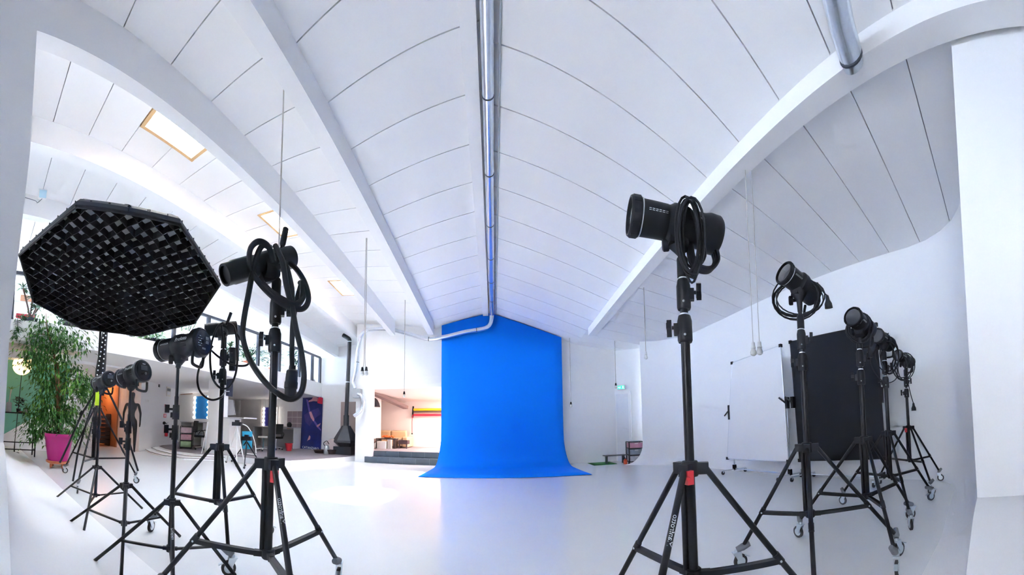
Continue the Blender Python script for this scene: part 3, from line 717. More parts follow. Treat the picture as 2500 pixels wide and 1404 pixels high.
simple_stand('compact light stand in the middle of the three small flashes', (-2.47, 1.20), [(-3.094, .90, 0), (-2.46, 1.762, 0), (-1.912, .926, 0)], 1.30)
simple_stand('compact light stand nearest the camera on the left', (-1.87, 1.265), [(-2.21, .83, 0), (-1.62, 1.64, 0), (-1.36, .96, 0)], 1.43, write=(2, 'Profoto', .30, .026))
lamp('small flash head with screen, furthest left', (-3.24,1.324,1.485), (-3.554,1.286,1.449), (-3.45, 1.30, 1.33), face='screen', word=('Profoto', .115, .75), handle_roll=0.1, rear=1.05, glass=False)
lamp('flash head with screen in the middle of the left three', (-2.293,1.226,1.452), (-2.591,1.163,1.408), (-2.47, 1.20, 1.30), face='screen', word=('Profoto', .115, .75), handle_roll=0.1, rear=1.05, glass=False)
lamp('flash head with button panel, right one of the left three', (-1.677,1.33,1.589), (-2.077,1.242,1.578), (-1.87, 1.265, 1.43), face='buttons', word=('Profoto', .12, .62), handle_roll=0.15, rear=1.12, glass=False)
# octabox stand
roller_stand('tall roller stand with wheels under the big octagonal softbox', (-5.03, 1.84), [(-5.9, 1.60, 0), (-4.32, 1.36, 0), (-4.86, 2.55, 0)], 2.95, zc=1.20, zh=0.42, seed=8)

# ------------------------------------------------------------------ big octagonal softbox
OC = Vector((-2.0454, 0.8598, 1.9482)); az, el = -0.666, -1.349
ON = Vector((math.cos(az) * math.cos(el), math.sin(az) * math.cos(el), math.sin(el))).normalized()   # the way the open face looks
OU = Vector((0, 0, 1)).cross(ON).normalized(); OV = ON.cross(OU)
OR = 0.6894; A0 = 2.43; OS = 0.6
sb = root('octagonal_softbox', OC, 'large black octagonal softbox with egg-crate grid facing down', 'softbox')
FAB = mat('black_fabric', (0.012, 0.013, 0.017), 0.75, var=0.2, scale=25, bump=0.15)
FAB2 = mat('black_outer_fabric', (0.022, 0.026, 0.036), 0.5, var=0.2, scale=6, bump=0.3)
oc = lambda r_, d, k: OC + (OU * math.cos(A0 - k * math.pi / 4) + OV * math.sin(A0 - k * math.pi / 4)) * r_ - ON * d
b = MB(); n = len(b.v)
prof = [(OR, 0.0), (OR * 1.0, 0.035), (OR * .96, .075), (OR * .80, .18), (OR * .52, .30), (OR * .22, .36), (.08, .38)]
for (rr, dd) in prof:
    for k in range(8): b.v.append(tuple(oc(rr, dd, k)))
    
for j in range(len(prof) - 1):
    for k in range(8):
        k2 = (k + 1) % 8; b.f.append((j * 8 + k, j * 8 + k2, (j + 1) * 8 + k2, (j + 1) * 8 + k))
b.f.append(tuple(range((len(prof) - 1) * 8, len(prof) * 8)))
b.build('shell', FAB2, sb, ang=20)
b = MB()
for k in range(8): b.tube([oc(OR, 0.0, k), oc(OR, 0.0, k + 1)], .009, 8)
b.build('rim_binding', FAB, sb)
b = MB(); b.prism([oc(OR * .975, .054, k) for k in range(8)], ON * -.004); b.build('diffuser', mat('white_diffuser_cloth', (0.62, 0.64, 0.67), 0.85, var=0.03, scale=20), sb, smooth=False)
NG = 20
def inside(p):
    return all((p - OC).dot((oc(OR, 0, k) + oc(OR, 0, k + 1)) / 2 - OC) < ((oc(OR, 0, k) + oc(OR, 0, k + 1)) / 2 - OC).length_squared * .999 for k in range(8))
for s_ in (0, 1):
    a = A0 - math.radians(22.5) + s_ * math.pi / 2; d = OU * math.cos(a) + OV * math.sin(a); w = ON.cross(d)
    for i in range(NG):
        off = (i - (NG - 1) / 2) * (2 * OR / NG)
        ts = [t for t in [x * .006 for x in range(-120, 121)] if inside(OC + w * off + d * t)]
        if len(ts) < 4: continue
        g = MB(); t0, t1 = ts[0], ts[-1]; K = 16; pts = []
        for j in range(K + 1):
            t = t0 + (t1 - t0) * j / K; wob = .005 * math.sin(j * 2.1 + i * 1.3 + s_)
            pts.append(OC + w * (off + wob) + d * t)
        for side in (-.0016, .0016):
            pass
        base = len(g.v)
        for p in pts:
            for (q, h) in ((-.0015, .003), (.0015, .003), (.0015, .050), (-.0015, .050)): g.v.append(tuple(p + w * q - ON * h))
        for j in range(K):
            for q in range(4): g.f.append((j * 4 + q, j * 4 + (q + 1) % 4, (j + 1) * 4 + (q + 1) % 4, (j + 1) * 4 + q))
        g.f.append((0, 1, 2, 3)); g.f.append((K * 4, K * 4 + 1, K * 4 + 2, K * 4 + 3))
        g.build('grid_strip', FAB, sb, smooth=False)
for k in range(8):
    b = MB(); b.tube(spline([oc(OR * .985, .03, k), oc(OR * .95, .075, k), oc(OR * .79, .18, k), oc(OR * .5, .31, k), oc(.07, .39, k)], 4), .004, 6); b.build('rod', BLACK, sb)
apex = OC - ON * .38
b = MB(); b.lathe(apex, -ON, [(0, .10), (.03, .10), (.035, .075), (.26, .075), (.27, .06)], 20); b.build('flash_unit', BLKPL, sb)
top = V3((-5.03, 1.84, 2.95)); e = apex - ON * .18
b = MB(); b.tube([top + Vector((0, 0, .06)), e.lerp(top, .5) + Vector((0, 0, .12)), e], .018, 10); b.obox(top + Vector((0, 0, .03)), (1, 0, 0), (0, 1, 0), (0, 0, 1), .04, .04, .05); b.build('boom_arm', BLACK, sb)
# the studded boom sleeve and tripod legs hanging on the tall stand
b = MB()
pts = [(-4.904,1.875,2.476),(-4.91,1.858,2.194),(-4.918,1.836,1.86),(-4.926,1.815,1.527)]
b.tube(pts, .05, 10, rad=[.045, .06, .085, .08])
bs = b.build('studded_sleeve', BLKPL, None); tag(bs, 'black perforated boom sleeve strapped to the tall softbox stand', 'boom sleeve')
for i in range(26):
    t = i / 25; p = V3(pts[0]).lerp(V3(pts[-1]), t); dd = (CAM - p).normalized(); sd_ = dd.cross(Vector((0, 0, 1))).normalized()
    q = MB(); q.sph(p + dd * (.05 + .035 * min(1, t * 1.6)) + sd_ * (.035 if i % 2 else -.03) * (.5 + t), .012, 7, 5); o = q.build('stud', INK, bs)
tp = root('folded_tripod', (-5.711,1.91,0), 'black tripod legs leaning beside the softbox stand', 'tripod')
b = MB(); b.tube([(-4.802,1.717,1.459),(-4.767,1.509,1.114),(-4.725,1.298,0.61),(-4.654,1.173,0.373)], .017, 8); b.cyl((-4.764,1.519,1.152), (-4.774,1.487,1.087), .03, n=10); b.build('leg', BLACK, tp)
b = MB(); b.tube([(-4.793,1.742,1.447),(-4.831,1.634,1.056),(-4.872,1.509,0.505),(-4.887,1.458,0.056)], .017, 8); b.build('leg', BLACK, tp)
b = MB(); b.tube([(-4.828,1.932,1.529),(-4.719,2.184,1.019),(-4.637,2.353,0.507),(-4.596,2.433,0.252)], .017, 8); b.build('leg', BLACK, tp)
b = MB(); b.obox((-4.785,1.766,1.462), (1, 0, 0), (0, 1, 0), (0, 0, 1), .10, .06, .05); b.build('head', BLKPL, tp)
b = MB(); b.prism([(-4.61,1.66,1.481),(-4.591,1.712,1.483),(-4.594,1.706,1.248),(-4.612,1.654,1.245)], (0.02, 0.02, 0)); tag(b.build('neon_tag', mat('neon_yellow', (0.62, 0.90, 0.02), 0.5), smooth=False), 'neon yellow strap hanging on the softbox stand', 'strap')

# ------------------------------------------------------------------ blue seamless backdrop
BLUE = mat('blue_paper', (0.0, 0.19, 0.88), 0.75, var=0.02, scale=3, spec=0.15)
bd = MB(); cols = []
NX = 14
for i in range(NX + 1):
    x = -1.50 + 3.48 * i / NX
    if abs(x + .10) < .13: x = -.10
    zt = zroof(x, 9.2) - .03; xo = 0.0
    row = [(x, 9.22, zt), (x, 9.21, 3.0), (x, 9.20, 2.0), (x, 9.18, 1.1), (x, 9.15, .72)]
    for k in range(1, 9):
        a = math.pi / 2 * k / 8; row.append((x + (x - .2) * .06 * k / 8, 9.15 - .62 * (1 - math.cos(a)) , .72 - .71 * math.sin(a)))
    for y in (8.1, 7.6, 6.98): row.append((x + (x - .2) * (.06 + .02 * (8.5 - y)), y, .006 + (.004 if y == 6.98 else 0)))
    cols.append(row)
Wd = len(cols[0])
for row in cols: bd.v += row
for i in range(NX):
    for k in range(Wd - 1): bd.f.append((i * Wd + k, i * Wd + k + 1, (i + 1) * Wd + k + 1, (i + 1) * Wd + k))
nv = len(bd.v)
bk = root('paper_backdrop', (0.2, 9.2, 0), 'tall blue seamless paper backdrop sweeping onto the floor', 'backdrop')
bo = bd.build('paper_sheet', BLUE, bk)
md = bo.modifiers.new('thickness', 'SOLIDIFY'); md.thickness = 0.004
b = MB(); b.cyl((-.10, 9.245, zroof(-.1, 9.25) - .07), (1.98, 9.245, zroof(1.98, 9.25) - .07), .012, n=8); b.cyl((-1.5, 9.245, zroof(-1.5, 9.25) - .07), (-.10, 9.245, zroof(-.1, 9.25) - .07), .012, n=8); b.build('hanging_rail', WPL, bk)

# ------------------------------------------------------------------ silver ventilation duct
FOIL = mat('crinkled_foil', (0.72, 0.77, 0.84), 0.24, 0.85, var=0.12, scale=30, bump=0.7)
du = root('ventilation_duct', (-.05, 9.1, 4.0), 'silver foil duct along the ridge, turning left over the doorway', 'duct')
dx, dz = -0.045, -0.13
pts = [(dx, y, zroof(-.1, y) + dz) for y in (-2.4, -1.2, 0, 1.2, 2.4, 3.6, 4.8, 6, 7.2, 8.4, 8.95)]
b = MB(); b.tube(pts, .066, 16); b.build('ridge_run', FOIL, du)
b = MB(); b.tube(spline([(dx, 8.95, zroof(-.1, 8.95) + dz), (dx - .0, 9.06, zroof(-.1, 9) + dz - .05), (dx - .04, 9.08, 4.02), (-.22, 9.08, 3.90), (-.45, 9.1, 3.86)], 5), .064, 14); b.build('elbow', FOIL, du)
b = MB(); b.tube(spline([(-.45, 9.1, 3.86), (-.80, 9.1, 3.81), (-1.35, 9.12, 3.70), (-1.85, 9.12, 3.65), (-2.45, 9.14, 3.83), (-3.08, 9.15, 4.03), (-3.66, 9.15, 4.08), (-3.86, 9.15, 4.04), (-4.0, 9.15, 3.90), (-4.05, 9.15, 3.74)], 6), .060, 14); b.build('cross_run', FOIL, du)
b = MB(); b.tube(spline([(-4.05, 9.15, 3.74), (-4.11, 9.16, 3.43), (-4.16, 9.18, 2.83), (-4.24, 9.2, 2.5), (-4.20, 9.2, 2.28)], 6), .062, 14); b.build('drop', FOIL, du)
b = MB(); b.obox((-4.12, 9.22, 2.12), (1, 0, 0), (0, 1, 0), (0, 0, 1), .12, .10, .14); b.build('fan_box', mat('grey_box', (0.35, 0.37, 0.40), 0.5), du)
b = MB(); b.tube(spline([(-4.08, 9.16, 2.10), (-3.95, 9.14, 2.03), (-3.90, 9.14, 1.82), (-3.97, 9.14, 1.58), (-4.18, 9.14, 1.42)], 6), .058, 12); b.build('flexible_tail', FOIL, du)
RINGM = mat('dark_duct_band', (0.04, 0.05, 0.07), 0.5)
for y in (2.45, 3.42, 4.42, 5.45, 6.4, 7.3, 8.2):
    z = zroof(-.1, y) + dz; b = MB(); b.lathe((dx, y - .008, z), (0, 1, -.0806), [(0, .066), (.001, .0685), (.015, .0685), (.016, .066)], 16); b.build('joint_band', RINGM, du)
for p, d in (((-.47, 9.1, 3.855), (-1, 0, -.1)), ((-1.85, 9.12, 3.65), (-1, 0, .1)), ((-3.08, 9.15, 4.03), (-1, 0, .2)), ((-4.13, 9.17, 3.1), (0, 0, -1))):
    b = MB(); b.lathe(p, d, [(0, .060), (.001, .066), (.014, .066), (.015, .060)], 14); b.build('joint_band', RINGM, du)
cnd = MB(); cnd.tube([(.08, y, zroof(.08, y) - .02) for y in (-2.4, 0, 2, 4, 6, 8, 9.3)], .012, 8); tag(cnd.build('conduit', mat('grey_conduit', (0.45, 0.49, 0.54), 0.5)), 'thin grey conduit just right of the ridge duct', 'conduit')
d2 = root('duct_end', (2.476,1.078,4.023), 'short crinkled silver duct hanging at the top right', 'duct')
b = MB(); b.tube(spline([(1.923,0.961,4.054),(2.011,0.986,4.057),(2.149,1.024,4.052),(2.291,1.049,4.04),(2.395,1.063,4.034)], 5), .098, 18); b.build('duct_body', FOIL, d2)
b = MB(); b.lathe((2.395,1.063,4.027), V3((2.496,1.08,4.023)) - V3((2.395,1.063,4.027)), [(0, .094), (.004, .100), (.02, .100)], 18); b.build('clamp_band', RINGM, d2)
b = MB(); b.lathe((2.405,1.065,4.024), V3((2.496,1.08,4.023)) - V3((2.405,1.065,4.024)), [(0, .088), (.07, .088), (.072, .080), (.03, .078)], 18); b.build('spigot', CHROME, d2)

# ------------------------------------------------------------------ hanging lamp cables
CORD = mat('pale_cord', (0.55, 0.53, 0.50), 0.6)
BULB = mat('bulb_glass', (0.75, 0.75, 0.72), 0.08, spec=0.8)
def pendant(label, x, y, zb, bulbs, sw=0.0, dark=True, r=.006, cord=CORD):
    zt = zroof(x, y); p = root('pendant_cable', (x, y, zb), label, 'pendant', 'hanging lamp cables')
    for k in range(bulbs):
        o = (k - (bulbs - 1) / 2) * .05; bx = x + sw + o * 1.5
        c_ = MB(); c_.tube(spline([(x + o * .3, y, zt + .01), (x + o * .5 + sw * .3, y, zt * .6 + zb * .4), (x + sw * .8 + o * .4, y, zb + .30), (bx, y, zb + .12)], 5), r, 6); c_.build('cord', cord, p)
        s_ = MB(); s_.lathe((bx, y, zb + .14), (0, 0, -1), [(0, .010), (.01, .020), (.05, .024), (.07, .030), (.075, .024)], 14); s_.build('socket', BLKPL if dark else WPL, p)
        s_ = MB(); s_.lathe((bx, y, zb + .075), (0, 0, -1), [(0, .018), (.02, .024), (.05, .036), (.075, .034), (.09, .016)], 14); s_.build('bulb', BULB, p)
    return p
pendant('pendant cord with reflector bulb beside the nearest left stand', -1.965, 2.45, 2.10, 1, r=.007)
pendant('pair of clear bulbs hanging left of the doorway', -2.20, 5.20, 1.98, 2, r=.006)
pendant('single clear bulb hanging in front of the doorway', -2.16, 7.62, 1.82, 1, r=.009)
pendant('thin cord hanging just right of the blue backdrop', 2.20, 9.11, 1.66, 1, r=.008)
pendant('cord with socket in front of the exit sign', 3.40, 8.60, 2.16, 1, dark=True, r=.009)
pendant('pale cord hanging behind the nearest right stand', 2.90, 5.68, 2.38, 1, dark=False, r=.008)
pendant('left one of two white sockets above the white panel', 2.60, 2.50, 1.80, 1, dark=False, r=.004)
pendant('right one of two white sockets above the white panel', 2.66, 2.46, 1.81, 1, dark=False, r=.004, sw=.0)

# ------------------------------------------------------------------ white and black panels on rolling frames
def panel_frame(name, label, pts4, col, feet, framem, stands):
    p = root(name, feet[0], label, 'panel')
    a, b_, c, d = [V3(q) for q in pts4]; nrm = (b_ - a).cross(d - a).normalized()
    m = MB(); m.prism([a, b_, c, d], nrm * .012); m.build('cloth', col, p, smooth=False)
    for q0, q1 in ((a, b_), (b_, c), (c, d), (d, a)):
        m = MB(); m.tube([q0, q1], .014, 10); m.build('frame_tube', framem, p)
    for q in (a, b_, c, d):
        m = MB(); m.obox(q, (1, 0, 0), (0, 1, 0), (0, 0, 1), .025, .025, .028); m.build('corner_joint', BLKPL, p)
    return p
WCL = mat('white_scrim', (0.86, 0.87, 0.90), 0.8, var=0.01, scale=5); BCL = mat('black_velvet', (0.010, 0.012, 0.018), 0.9, var=0.3, scale=2)
wp = panel_frame('scrim_panel', 'tall white scrim panel on a rolling chrome frame', [(4.50, 5.22, .31), (4.50, 3.60, .33), (4.50, 3.65, 2.39), (4.50, 4.95, 2.28)], WCL, [(4.5, 4.4, 0)], SILVER, None)
bp_ = panel_frame('flag_panel', 'tall black cloth panel on a rolling chrome frame', [(4.60, 3.42, .34), (4.60, 1.83, .40), (4.60, 1.86, 2.44), (4.60, 3.50, 2.44)], BCL, [(4.6, 2.6, 0)], BLACK, None)
def panel_foot(par, x, y, z1, dark):
    m = MB(); m.cyl((x, y, .06), (x, y, z1), .016, n=10); m.build('upright', SILVER, par)
    m = MB(); m.bar((x - .30, y + .05, .085), (x + .28, y - .05, .085), .03, .02); m.build('foot_bar', SILVER, par)
    m = MB(); m.obox((x, y, .13), (1, 0, 0), (0, 1, 0), (0, 0, 1), .03, .03, .05); m.build('clamp', BLKPL, par)
    for (dx_, dy_) in ((-.28, .045), (.26, -.045)):
        m = MB(); m.lathe((x + dx_, y + dy_ - .012, .038), (0, 1, 0), [(0, .022), (0, .038), (.024, .038), (.024, .022)], 14); m.build('wheel', TYRE, par)
        m = MB(); m.obox((x + dx_, y + dy_, .06), (1, 0, 0), (0, 1, 0), (0, 0, 1), .012, .018, .02); m.build('wheel_fork', CHROME, par)
panel_foot(wp, 4.56, 5.08, .33, False); panel_foot(wp, 4.56, 3.62, 1.35, False)
panel_foot(bp_, 4.66, 3.40, 1.40, True); panel_foot(bp_, 4.66, 1.90, .42, True)
m = MB(); m.tube([(4.57, 5.08, .10), (4.57, 3.62, .10)], .012, 8); m.build('base_rail', SILVER, wp)
m = MB(); m.tube([(4.67, 3.40, .10), (4.67, 1.90, .10)], .012, 8); m.build('base_rail', SILVER, bp_)
for par, y in ((wp, 3.60), (bp_, 3.46)):
    m = MB(); m.obox((4.54, y, 1.36), (1, 0, 0), (0, 1, 0), (0, 0, 1), .04, .03, .10); m.bar((4.50, y, 1.36), (4.44, y + .10, 1.46), .02, .03); m.build('grip_clamp', BLKPL, par)
m = MB(); m.obox((4.49, 5.10, 1.27), (1, 0, 0), (0, 1, 0), (0, 0, 1), .02, .02, .15); m.bar((4.49, 5.10, 1.32), (4.46, 5.22, 1.20), .02, .02); m.build('grip_clamp', BLKPL, wp)
m = MB(); m.obox((4.60, 1.84, 1.36), (1, 0, 0), (0, 1, 0), (0, 0, 1), .03, .03, .12); m.build('grip_clamp', BLKPL, bp_)

# ------------------------------------------------------------------ far right corner
m = MB(); m.box((2.70, 8.62, .002), (3.38, 9.22, .014)); tag(m.build('floor_mat', mat('green_mat', (0.03, 0.22, 0.06), 0.9, var=0.2, scale=30), smooth=False), 'green doormat on the floor by the exit door', 'mat')
DRAW = mat('clear_drawer', (0.50, 0.55, 0.62), 0.25, var=0.1, scale=8)
def drawer_tower(label, loc, w, d, h, n, rz, stuff, group=None):
    r = root('drawer_tower', loc, label, 'drawer tower', group); M_ = Matrix.Rotation(rz, 3, 'Z')
    def bx(b, lo, hi):
        c = V3([(a + q) / 2 for a, q in zip(lo, hi)]); hf = [(q - a) / 2 for a, q in zip(lo, hi)]
        b.obox(V3(loc) + M_ @ c, M_ @ Vector((1, 0, 0)), M_ @ Vector((0, 1, 0)), (0, 0, 1), *hf)
    for (x0, x1) in ((-w / 2, -w / 2 + .025), (w / 2 - .025, w / 2)):
        for (y0, y1) in ((-d / 2, -d / 2 + .025), (d / 2 - .025, d / 2)):
            b = MB(); bx(b, (x0, y0, .03), (x1, y1, h)); b.build('post', BLKPL, r, smooth=False)
    for k in range(n + 1):
        z = .05 + (h - .06) * k / n; b = MB(); bx(b, (-w / 2, -d / 2, z - .01), (w / 2, d / 2, z + .01)); b.build('shelf', BLKPL, r, smooth=False)
    for k in range(n):
        z0 = .05 + (h - .06) * k / n + .015; z1 = .05 + (h - .06) * (k + 1) / n - .03
        b = MB(); bx(b, (-w / 2 + .03, -d / 2 - .008, z0), (w / 2 - .03, d / 2 - .03, z1)); o = b.build('drawer', mat('drawer_%s' % str(stuff[k]), stuff[k], 0.25, var=0.35, scale=9), r, smooth=False)
        b = MB(); bx(b, (-.05, -d / 2 - .022, z1 - .025), (.05, -d / 2 - .008, z1 - .010)); b.build('handle', WPL, o, smooth=False)
    for sx in (-1, 1):
        b = MB(); bx(b, (sx * w / 2 - .02, -d / 2, 0), (sx * w / 2 + .02, -d / 2 + .04, .04)); b.build('castor', TYRE, r, smooth=False)
    return r
drawer_tower('black drawer tower half hidden by the cove end at right', (3.94, 8.62, 0.0), .44, .36, .62, 3, -.15, [(0.5, 0.52, 0.55), (0.28, 0.33, 0.40), (0.55, 0.25, 0.35)])
sh = root('low_shelf', (3.40, 8.78, 0), 'thin dark shelf beside the drawer tower by the door', 'shelf')
b = MB(); b.box((3.06, 8.66, .225), (3.72, 8.92, .245)); b.build('board', mat('dark_board', (0.10, 0.10, 0.11), 0.5), sh, smooth=False)
b = MB(); b.box((3.12, 8.70, 0), (3.14, 8.88, .225)); b.build('support', mat('dark_board', (0.1, 0.1, 0.1)), sh, smooth=False)
b = MB(); b.box((3.64, 8.70, 0), (3.66, 8.88, .225)); b.build('support', mat('dark_board', (0.1, 0.1, 0.1)), sh, smooth=False)
ex = root('orange_extinguisher', (3.58, 8.48, 0), 'small orange extinguisher on the floor before the drawer tower', 'extinguisher')
b = MB(); b.lathe((3.58, 8.48, 0), (0, 0, 1), [(0, .05), (.01, .055), (.11, .055), (.14, .02), (.15, .02)], 14); b.build('cylinder', mat('orange_red', (0.75, 0.10, 0.03), 0.4), ex)
b = MB(); b.tube(spline([(3.58, 8.48, .15), (3.56, 8.47, .18), (3.52, 8.46, .17), (3.51, 8.46, .13)], 4), .012, 6); b.build('valve', BLKPL, ex)
# exit door in the angled wall
d0 = Vector((3.70, 9.38, 0)); dd = Vector((1.34, -1.32, 0)).normalized(); dn_ = Vector((-dd.y, dd.x, 0)) * -1
dn_ = Vector((-.70, -.71, 0))
b = MB(); b.prism([d0 + dd * .02, d0 + dd * .42, d0 + dd * .42 + Vector((0, 0, 2.05)), d0 + dd * .02 + Vector((0, 0, 2.05))], dn_ * .02)
dr = struct(b.build('door_1', mat('door_white', (0.80, 0.82, 0.86), 0.5), smooth=False)); tag(dr, 'plain white exit door on the right', 'door')
b = MB(); b.prism([d0 + dd * .42, d0 + dd * .50, d0 + dd * .50 + Vector((0, 0, 2.13)), d0 + dd * .42 + Vector((0, 0, 2.13))], dn_ * .05); b.prism([d0 + Vector((0, 0, 2.05)), d0 + dd * .42 + Vector((0, 0, 2.05)), d0 + dd * .42 + Vector((0, 0, 2.13)), d0 + Vector((0, 0, 2.13))], dn_ * .05); b.build('door_frame', WHITE, dr, smooth=False)
b = MB(); q = d0 + dd * .34 + Vector((0, 0, 1.0)) + dn_ * .02; b.cyl(q, q + dn_ * .05, .012, n=8); b.bar(q + dn_ * .05, q + dn_ * .05 - dd * .1, .014, .014); b.build('door_handle', SILVER, dr)
def exit_sign(label, c, ux, n_, w, h, s_):
    r = root('exit_sign', c, label, 'sign'); c = V3(c); ux = V3(ux).normalized(); n_ = V3(n_).normalized(); up = Vector((0, 0, 1))
    b = MB(); b.obox(c, ux, n_, up, w / 2 + .012, .03, h / 2 + .012); b.build('housing', WPL, r, smooth=False)
    b = MB(); b.obox(c + n_ * .032, ux, n_, up, w / 2, .003, h / 2); b.build('green_face', mat('exit_green', (0.02, 0.55, 0.25), 0.4, emit=((0.02, 0.75, 0.35), 0.4)), r, smooth=False)
    wm = mat('sign_white', (0.9, 0.95, 0.92), 0.5, emit=((0.8, 1.0, 0.9), 0.3)); o = c + n_ * .037
    b = MB()
    x0 = -w * .12; b.sph(o + ux * (x0 + w * .02) + up * h * .26, h * .08, 8, 6)
    b.bar(o + ux * x0 + up * h * .16, o + ux * (x0 - w * .04) - up * h * .1, h * .12, .004, n_); b.bar(o + ux * (x0 - w * .04) - up * h * .08, o + ux * (x0 - w * .12) - up * h * .32, h * .09, .004, n_); b.bar(o + ux * (x0 - w * .03) - up * h * .08, o + ux * (x0 + w * .05) - up * h * .3, h * .09, .004, n_); b.bar(o + ux * x0 + up * h * .12, o + ux * (x0 + w * .09) - up * h * .02, h * .07, .004, n_)
    b.build('running_figure', wm, r, smooth=False)
    b = MB(); b.obox(o + ux * w * .32, ux, n_, up, w * .09, .003, h * .34); b.build('door_symbol', wm, r, smooth=False)
    b = MB(); b.bar(o - ux * w * .45, o - ux * w * .25, h * .12, .004, n_); b.bar(o - ux * w * .25, o - ux * w * .33 + up * h * .18, h * .1, .004, n_); b.bar(o - ux * w * .25, o - ux * w * .33 - up * h * .18, h * .1, .004, n_); b.build('arrow', wm, r, smooth=False)
    return r
exit_sign('small green exit sign above the right-hand exit door', (3.80, 9.16, 2.25), (.70, -.71, 0), (-.70, -.71, 0), .22, .10, 1)

# ------------------------------------------------------------------ mezzanine railing
def edge(y): t = (y - .42) / 10.88; return -7.0 + .38 * t
def mtop(y): t = (y - .42) / 10.88; return 3.10 - .28 * t
IRON = mat('blue_black_iron', (0.02, 0.026, 0.042), 0.45)
rl = root('railing', (edge(6) - .05, 6, mtop(6)), 'dark metal railing with glass along the mezzanine edge', 'railing')
b = MB(); b.bar((edge(.5) - .05, .5, mtop(.5) + 1.03), (edge(11.2) - .05, 11.2, mtop(11.2) + 1.03), .07, .07); b.build('top_rail', IRON, rl, smooth=False)
ys = [.52, 1.9, 3.3, 4.5, 5.6, 6.7, 7.6, 8.65, 9.8, 10.65, 11.2]
for i, y in enumerate(ys):
    b = MB(); b.box((edge(y) - .10, y - .045, mtop(y) - .10), (edge(y) - .01, y + .045, mtop(y) + 1.02)); b.build('post', IRON, rl, smooth=False)
    if i < len(ys) - 1:
        y1 = ys[i + 1]; b = MB(); b.prism([(edge(y) - .055, y + .05, mtop(y) + .06), (edge(y1) - .055, y1 - .05, mtop(y1) + .06), (edge(y1) - .055, y1 - .05, mtop(y1) + .97), (edge(y) - .055, y + .05, mtop(y) + .97)], (.008, 0, 0)); b.build('glass_panel', GLASS, rl, smooth=False)

# ------------------------------------------------------------------ plants
LEAF = mat('leaf_green', (0.03, 0.13, 0.018), 0.45, var=0.55, scale=9)
LEAFL = mat('leaf_pale', (0.11, 0.27, 0.03), 0.5, var=0.4, scale=9)
BARK = mat('bark', (0.22, 0.11, 0.06), 0.8, var=0.3, scale=30, bump=0.4)
TERRA = mat('terracotta', (0.50, 0.16, 0.07), 0.7, var=0.15, scale=10)
def leaf(b, p, d, l, w, droop=.25):
    p = V3(p); d = V3(d).normalized(); s_ = d.cross(Vector((0, 0, 1)))
    if s_.length < .05: s_ = Vector((1, 0, 0))
    s_.normalize(); up = s_.cross(d)
    m1 = p + d * l * .45; e = p + d * l - up * l * droop; n = len(b.v)
    b.v += [tuple(p), tuple(m1 + s_ * w / 2 + up * w * .12), tuple(m1 - up * w * .06), tuple(m1 - s_ * w / 2 + up * w * .12), tuple(e)]
    b.f += [(n, n + 2, n + 1), (n, n + 3, n + 2), (n + 2, n + 4, n + 1), (n + 3, n + 4, n + 2)]
def pot(par, c, r0, r1, h, m, name='pot'):
    b = MB(); b.lathe(c, (0, 0, 1), [(0, r0), (h * .9, r1), (h * .9, r1 * 1.06), (h, r1 * 1.06), (h, r1 * .95), (h * .85, r1 * .9)], 22); return b.build(name, m, par)
fb = (-6.575,1.61,0)
fk = root('potted_ficus', fb, 'tall weeping fig tree in a magenta pot on wheels', 'potted tree')
rnd = random.Random(4); FB = V3(fb)
b = MB(); b.lathe(FB + Vector((0, 0, .09)), (0, 0, 1), [(0, .20), (.02, .24), (.05, .25), (.06, .24)], 24); sa = b.build('saucer', TERRA, fk)
for k in range(4):
    a = k * math.pi / 2 + .4; c = FB + Vector((math.cos(a) * .17, math.sin(a) * .17, .045)); b = MB(); b.lathe(c - Vector((0, .015, 0)), (0, 1, 0), [(0, .025), (0, .045), (.03, .045), (.03, .025)], 12); b.build('wheel', TERRA, sa)
pot(fk, FB + Vector((0, 0, .14)), .21, .30, .56, mat('magenta_plastic', (0.36, 0.003, 0.14), 0.4, var=.05))
b = MB(); b.cyl(FB + Vector((0, 0, .60)), FB + Vector((0, 0, .63)), .26, n=20); b.build('soil', mat('soil', (0.05, 0.03, 0.02), 0.95), fk)
RF = math.hypot(FB.x, FB.y)
trunk = [(-6.776,1.635,0.57),(-6.784,1.599,0.936),(-6.788,1.584,1.373),(-6.797,1.544,1.811),(-6.809,1.489,2.204),(-6.82,1.439,2.511),(-6.84,1.34,2.752),(-6.852,1.275,2.987),(-6.858,1.244,3.251)]
b = MB(); b.tube(spline(trunk, 4), .03, 8, rad=[.038 - .030 * i / 32 for i in range(33)]); b.tube(spline([V3(q) + Vector((.02, .05, 0)) for q in trunk[:5]], 4), .022, 8); b.build('trunk', BARK, fk)
CL = [(-6.852,1.279,3.076),(-6.883,1.096,2.773),(-6.911,0.907,2.727),(-6.78,1.614,2.768),(-6.729,1.817,2.638),(-6.862,1.223,2.498),(-6.827,1.405,2.818),(-6.889,1.059,2.33),(-6.917,0.861,2.283),(-6.835,1.367,2.242),(-6.768,1.666,2.259),(-6.721,1.848,2.048),(-6.657,2.067,1.884),(-6.626,2.161,1.669),(-6.774,1.642,1.904),(-6.847,1.304,1.798),(-6.692,1.95,1.701),(-6.65,2.089,1.445),(-6.737,1.788,1.56),(-6.818,1.449,1.498),(-6.85,1.287,1.313),(-6.869,1.185,1.132),(-6.764,1.681,1.159),(-6.697,1.932,1.217),(-6.83,1.389,1.012),(-6.74,1.777,0.945),(-6.853,1.27,0.83),(-6.79,1.574,0.759),(-6.692,1.95,0.867),(-6.725,1.83,0.73),(-6.859,1.236,0.653),(-6.823,1.423,1.189),(-6.792,1.566,1.724),(-6.872,1.163,2.01),(-6.82,1.436,2.555)]
